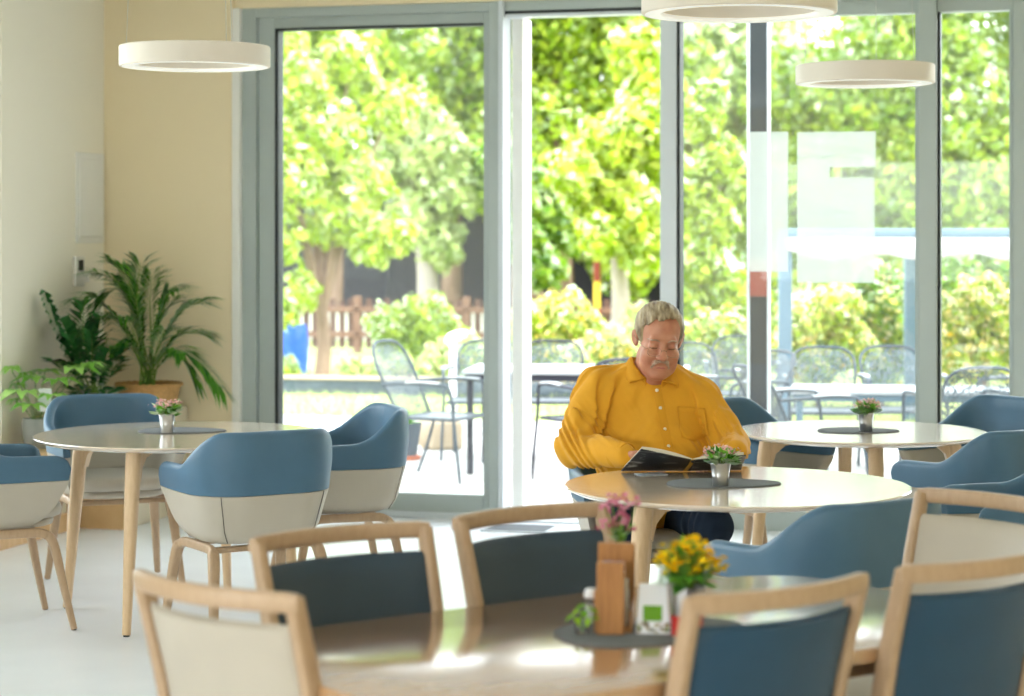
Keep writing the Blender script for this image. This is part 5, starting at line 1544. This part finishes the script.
# collar
rows = []
NC = 61
for i in range(NC):
    w = math.radians(lerp(-158, 158, i / (NC - 1)))         # 0 = nape
    sx, cy = math.sin(w), math.cos(w)
    fr_ = max(0, -cy)
    k = sstep(80, 150, abs(math.degrees(w)))
    topz = 1.112 - .068 * fr_ ** 1.2 - .012 * sx; rt = .079
    top_ = Vector((.006 + sx * rt, -.012 + cy * rt - .016 * fr_, topz))
    drop = lerp(.038, .052, k) + .022 * sstep(138, 158, abs(math.degrees(w)))
    rb = rt + lerp(.020, .027, k)
    bot = Vector((.006 + sx * rb * 1.06, -.010 + cy * rb - .014 * fr_, topz - drop))
    k2 = sstep(122, 156, abs(math.degrees(w))); sg = 1 if sx > 0 else -1
    bot = bot.lerp(top_ + Vector((sg * .048, .004, -.014)), k2)
    inn = Vector((.006 + sx * (rt - .008), -.012 + cy * (rt - .008) - .012 * fr_, topz - .045))
    mid = top_.lerp(bot, .5) + Vector((sx, cy, 0)) * .005
    rows.append([inn, inn.lerp(top_, .6), top_ + Vector((-sx*.003, -cy*.003, .002)), top_ + Vector((sx*.003, cy*.003, .001)), mid, bot])
mb = MB(); mb.grid(rows); co = mb.build('collar', M['shirt_trim'], shirt, True, 70); md = co.modifiers.new('thick', 'SOLIDIFY'); md.thickness = .004; md.offset = 0
# cuffs
for (b, c) in ((ELL, WRL), (ELR, WRR)):
    b, c = Vector(b), Vector(c); e = (c - b).normalized()
    mb = MB(); mb.tube([c - e * .040, c - e * .036, c + e * .00, c + e * .018, c + e * .021], [.046, .051, .0465, .0445, .041], 24, caps=False)
    cu = mb.build('cuff', M['shirt_trim'], shirt); md = cu.modifiers.new('thick', 'SOLIDIFY'); md.thickness = .004

# ---- trousers, shoes
def f_jeans(p):
    d = s_ell(p, (0, .03, .56), (.195, .165, .115))
    for s in (-1, 1): d = smin(d, f_leg(p, s, .004), .03)
    x, y, z = p[:, 0], p[:, 1], p[:, 2]
    d = d - .004 * np.sin(70 * y + 40 * z + 9 * np.sin(20 * x)) * np.exp(-((y + .36) / .12) ** 2) - .003 * np.sin(60 * y + 25 * x) * np.exp(-((y + .1) / .1) ** 2)
    return smax(d, .085 - z, .006)
V, F_ = surface(f_jeans, (-.33, -.56, .07), (.33, .26, .72), .0055)
np_mesh('trousers', V, F_, M['jeans'], man)
for s in (-1, 1):
    def f_shoe(p):
        d = s_cap(p, (s*.15, -.375, .055), (s*.158, -.55, .040), .040, .036)
        d = smin(d, s_cap(p, (s*.15, -.385, .06), (s*.15, -.39, .11), .043, .046), .03)
        d = smax(d, .018 - p[:, 2], .008)
        return smax(d, p[:, 2] - .11, .006)
    V, F_ = surface(f_shoe, (s*.15 - .08, -.62, .0), (s*.15 + .08, -.30, .14), .005)
    sh = np_mesh('shoe', V, F_, M['shoe'], man)
    out = [(s*.154 + .047*math.cos(a)*(1 if math.sin(a) > 0 else .92), -.465 + (.125)*math.sin(a)) for a in [2*PI*i/32 for i in range(32)]]
    mb = MB(); mb.prism(out, .001, .019, .003); mb.build('sole', M['sole'], sh)

# ---- hair, moustache, brows, glasses
def f_hair(p):
    q = to_head(p); x, y, z = q[:, 0], q[:, 1], q[:, 2]
    st = .0007 * np.sin(260 * (x + .25 * y) + 2 * np.sin(30 * z)) + .0006 * np.sin(470 * (x * .9 - .2 * y + .15 * z))
    d = f_cranium(q, .0100) + st * (z > -.05) + .0055 * np.clip((-y - .02) / .04, 0, 1)
    d = smin(d, s_ell(q, (.004, -.030, .104), (.052, .036, .014)) + st, .02)            # combed front
    # open over face, ears and nape
    zl = .091 - .55 * np.maximum(0, np.abs(x - .006) - .036) + .18 * np.minimum(x, .03) + .003 * np.sin(150 * x) + .0015 * np.sin(390 * x)
    face = smax(smax(z - zl, y + .036 + .12 * np.maximum(0, -z), .012), np.abs(x) - .2, .01)
    d = smax(d, -face, .005)
    d = smax(d, -(z + .055 - .25 * (y - .02)), .006)
    for s in (-1, 1): d = smax(d, -s_ell(q, (s*.088, .006, -.014), (.022, .022, .034)), .005)
    side = s_ell(q, (0, -.11, -.07), (.2, .095, .062))
    d = smax(d, -side, .006)
    # parting on his left side
    d = smax(d, -s_cap(q, (.040, -.085, .112), (.050, .03, .128), .0045), .004)
    return d * HS
V, F_ = surface(f_hair, HC - .17, HC + .17, .0028)
np_mesh('hair', V, F_, M['hair'], man)
def f_mou(p):
    q = to_head(p)
    d = None
    for s in (-1, 1):
        e = smin(s_cap(q, (s*.003, -.1035, -.047), (s*.020, -.098, -.053), .0060, .0062), s_cap(q, (s*.020, -.098, -.053), (s*.031, -.086, -.078), .0062, .0042), .006)
        d = e if d is None else smin(d, e, .004)
    d = d + .0010 * np.sin(900 * q[:, 0] + 200 * q[:, 2])
    return d * HS
c0 = from_head((0, -.09, -.06))
V, F_ = surface(f_mou, c0 - .06, c0 + .06, .0016); np_mesh('moustache', V, F_, M['moustache'], man)
def hv(x, y, z): return Vector(from_head((x, y, z)))
def face_y(x, z):
    ys = np.linspace(-.16, -.02, 400); q = np.stack([np.full(400, x), ys, np.full(400, z)], 1); s = f_head(q); return ys[np.argmax(s < 0)]
for s in (-1, 1):
    pts = [(s*.014, .021), (s*.028, .0265), (s*.042, .0255), (s*.052, .018)]
    mb = MB(); mb.tube(spline([hv(x, face_y(x, z) - .001, z) for x, z in pts], 5), [.0022] * 3 + [.0034] * 9 + [.002] * 4, 8); mb.build('eyebrow', M['moustache'], man)
    pts = [(s*.019, -.0062), (s*.026, -.0075), (s*.034, -.0078), (s*.041, -.0066), (s*.046, -.004)]
    mb = MB(); mb.tube(spline([hv(x, face_y(x, z) - .0002, z) for x, z in pts], 5), .0011, 6); mb.build('eyelash_line', M['dark'], man)
mb = MB(); mb.tube(spline([hv(x, face_y(x, z) - .0003, z) for x, z in [(-.016, -.0755), (-.006, -.0735), (0, -.0745), (.006, -.0735), (.016, -.0755)]], 4), [.001] * 2 + [.0028] * 13 + [.001] * 2, 8); mb.build('lower_lip', M['lip'], man)
gl = bpy.data.objects.new('glasses', None); COL.objects.link(gl); gl.parent = man
def lens_pts(s, k=1.0):
    out = []
    for i in range(28):
        a = 2 * PI * i / 28; c, d = math.cos(a), math.sin(a)
        out.append(hv(s * .033 + .0245 * k * math.copysign(abs(c) ** .75, c), -.116 + .10 * (abs(s*.033 + .0245*c) ** 2) * 4.5, -.010 + .0165 * k * math.copysign(abs(d) ** .8, d)))
    return out
for s in (-1, 1):
    P_ = lens_pts(s)
    mb = MB(); mb.tube(P_, .0006, 6, closed=True); rm = mb.build('rim', M['rim'], gl)
    mb = MB(); mb.add(P_, [tuple(range(28))]); ln = mb.build('lens', M['lens'], rm, False); md = ln.modifiers.new('thick', 'SOLIDIFY'); md.thickness = .0015
    mb = MB(); mb.tube(spline([hv(s*.0575, -.105, -.004), hv(s*.074, -.085, .000), hv(s*.085, -.03, .003), hv(s*.0885, .012, .004), hv(s*.088, .03, -.014)], 6), .0012, 6); mb.build('temple', M['rim'], gl)
mb = MB(); mb.tube(spline([hv(-.0095, -.1155, -.006), hv(0, -.119, -.002), hv(.0095, -.1155, -.006)], 6), .0012, 6); mb.build('bridge', M['rim'], gl)

# ---- the open book and a leaflet on the table edge
M['cover'] = pbr('black book cover', lin((24, 24, 26)), .3, .5, col2=lin((24, 24, 26)))
def cover_mat():
    m, nt, out = new_mat('black printed cover'); N = nt.nodes.new; L = nt.links.new
    b = N('ShaderNodeBsdfPrincipled'); L(b.outputs[0], out.inputs[0]); b.inputs['Roughness'].default_value = .3
    tc = N('ShaderNodeTexCoord'); mp = N('ShaderNodeMapping'); mp.inputs['Scale'].default_value = (5, 14, 20); L(tc.outputs['Object'], mp.inputs[0])
    n = N('ShaderNodeTexNoise'); n.inputs['Scale'].default_value = 1.6; n.inputs['Detail'].default_value = 5; n.inputs['Distortion'].default_value = 1.5; L(mp.outputs[0], n.inputs[0])
    r = N('ShaderNodeValToRGB'); e = r.color_ramp.elements; e[0].position = .56; e[0].color = rgba(lin((22, 22, 24))); e[1].position = .74; e[1].color = rgba(lin((190, 190, 186)))
    L(n.outputs[0], r.inputs[0]); L(r.outputs[0], b.inputs['Base Color']); return m
M['cover_print'] = cover_mat()
M['paper'] = pbr('book pages', lin((226, 216, 196)), .7, .2, var=.08, vscale=60, vstretch=(1, 1, 14))
M['ribbon'] = pbr('mustard ribbon', lin((206, 160, 70)), .6, .3, var=.1)
M['leaflet'] = pbr('leaflet paper', lin((236, 238, 240)), .5, .3, col2=lin((150, 170, 190)), vscale=26)
def zfix(v, z): v.z = max(v.z, z); return v
SB, ST = zfix(at(690, 473, 7.56), .7525), at(693, 460.5, 7.40)
BL, TL_ = zfix(at(621, 472, 7.55), .7535), at(641, 449.5, 7.38)
BR, TR_ = zfix(at(741, 471, 7.58), .7535), at(746, 455.5, 7.40)
t = thing('open_book', 'open hardback with a black printed cover held by the reading man', 'book', (SB.x, SB.y, ZT), 0)
bo = Vector((SB.x, SB.y, ZT))
def half(A0, A1, B0, B1, sgn):
    def P(s, t_, off):
        q = (A0.lerp(A1, t_)).lerp(B0.lerp(B1, t_), s)
        n = (A1 - A0).cross(B0 - A0).normalized()
        if n.y > 0 or n.z < 0: n = -n if n.z < 0 else n
        return q + n * off - bo
    cov = MB(); NX, NY = 10, 6
    cov.grid([[P(i/NX, j/NY, 0) for j in range(NY+1)] for i in range(NX+1)]); cov.grid([[P(i/NX, j/NY, .0028) for j in range(NY+1)] for i in range(NX+1)])
    for fn in (lambda u, o: P(u, 0, o), lambda u, o: P(u, 1, o), lambda u, o: P(0, u, o), lambda u, o: P(1, u, o)):
        cov.grid([[fn(i/10, 0), fn(i/10, .0028)] for i in range(11)])
    cov.build('cover', M['cover_print'], t, True, 40)
    pg = MB()
    thk = lambda s: .0032 + .015 * math.sin(PI * min(1, .06 + s * .72)) ** .8
    a0, a1 = .03, .97
    tops = [[P(lerp(.01, .965, i/14), lerp(a0, a1, j/NY), thk(i/14)) for j in range(NY+1)] for i in range(15)]
    bots = [[P(lerp(.01, .965, i/14), lerp(a0, a1, j/NY), .003) for j in range(NY+1)] for i in range(15)]
    pg.grid(tops); pg.grid(bots)
    for j in (0, NY): pg.grid([[tops[i][j], bots[i][j]] for i in range(15)])
    for i in (0, 14): pg.grid([[tops[i][j], bots[i][j]] for j in range(NY+1)])
    pg.build('page_block', M['paper'], t, True, 40)
half(SB, ST, BL, TL_, -1); half(SB, ST, BR, TR_, 1)
mb = MB(); mb.sweep([SB - bo + Vector((0, .0, .002)), ST - bo + Vector((0, 0, .0))], (.007, .003), n=12, ex=2.4); mb.build('spine', M['cover'], t)
mb = MB(); mb.sweep(spline([ST - bo + Vector((0, -.004, .004)), ST.lerp(SB, .4) - bo + Vector((-.008, -.010, -.002)), Vector((-.020, -.020, .0045))], 6), (.0075, .0008), up=(0, -.4, 1), n=8, ex=6); mb.build('ribbon', M['ribbon'], t)
q = on_z(651, 474.5, ZT)
t = thing('leaflet', 'small pale printed leaflet lying on the table under the open book', 'leaflet', (q.x, q.y, ZT), .25)
mb = MB(); mb.lohi((-.05, -.035, .0005), (.05, .035, .0018), .0004); mb.build('sheet', M['leaflet'], t, False)
mb = MB(); mb.lohi((-.05, -.0352, .0019), (.05, .0352, .0026), .0003); mb.xf(Matrix.Rotation(.12, 4, 'Z')); mb.build('folded_sheet', M['leaflet'], t, False)
# ================================================================ LIGHT AND CAMERA
w = bpy.data.worlds.new('sky'); SC.world = w; w.use_nodes = True
nt = w.node_tree; nt.nodes.clear()
o = nt.nodes.new('ShaderNodeOutputWorld'); b = nt.nodes.new('ShaderNodeBackground'); nt.links.new(b.outputs[0], o.inputs[0])
tc = nt.nodes.new('ShaderNodeTexCoord'); sp = nt.nodes.new('ShaderNodeSeparateXYZ'); nt.links.new(tc.outputs['Generated'], sp.inputs[0])
r = nt.nodes.new('ShaderNodeValToRGB'); e = r.color_ramp.elements
e[0].position = 0.0; e[0].color = (.55, .60, .55, 1); e[1].position = .9; e[1].color = (.80, .88, 1.0, 1)
q = e.new(.03); q.color = (.94, .97, 1, 1)
nt.links.new(sp.outputs['Z'], r.inputs[0]); nt.links.new(r.outputs[0], b.inputs[0]); b.inputs[1].default_value = SKY = 5.2
s = bpy.data.lights.new('sun', 'SUN'); s.energy = 3.0; s.angle = math.radians(12); s.color = (1, .95, .86)
so = bpy.data.objects.new('sun', s); COL.objects.link(so)
dirv = W(-.62, .12, -.78) - W(0, 0, 0)
so.rotation_euler = dirv.to_track_quat('-Z', 'Y').to_euler()
cam = bpy.data.cameras.new('camera'); co = bpy.data.objects.new('camera', cam); COL.objects.link(co)
co.location = (0, 0, EYE); co.rotation_euler = (math.radians(90), 0, 0)
cam.sensor_fit = 'HORIZONTAL'; cam.sensor_width = 36.0; cam.lens = FPX / 1024 * 36.0
cam.shift_y = -(348 - HOR) / 1024
cam.clip_end = 400; cam.clip_start = .05
cam.dof.use_dof = True; cam.dof.focus_distance = 7.7; cam.dof.aperture_fstop = 2.8
SC.camera = co
vs = SC.view_settings
vs.view_transform = 'Standard'; vs.look = 'None'; vs.gamma = 1.0; vs.use_curve_mapping = False; vs.exposure = 0.54
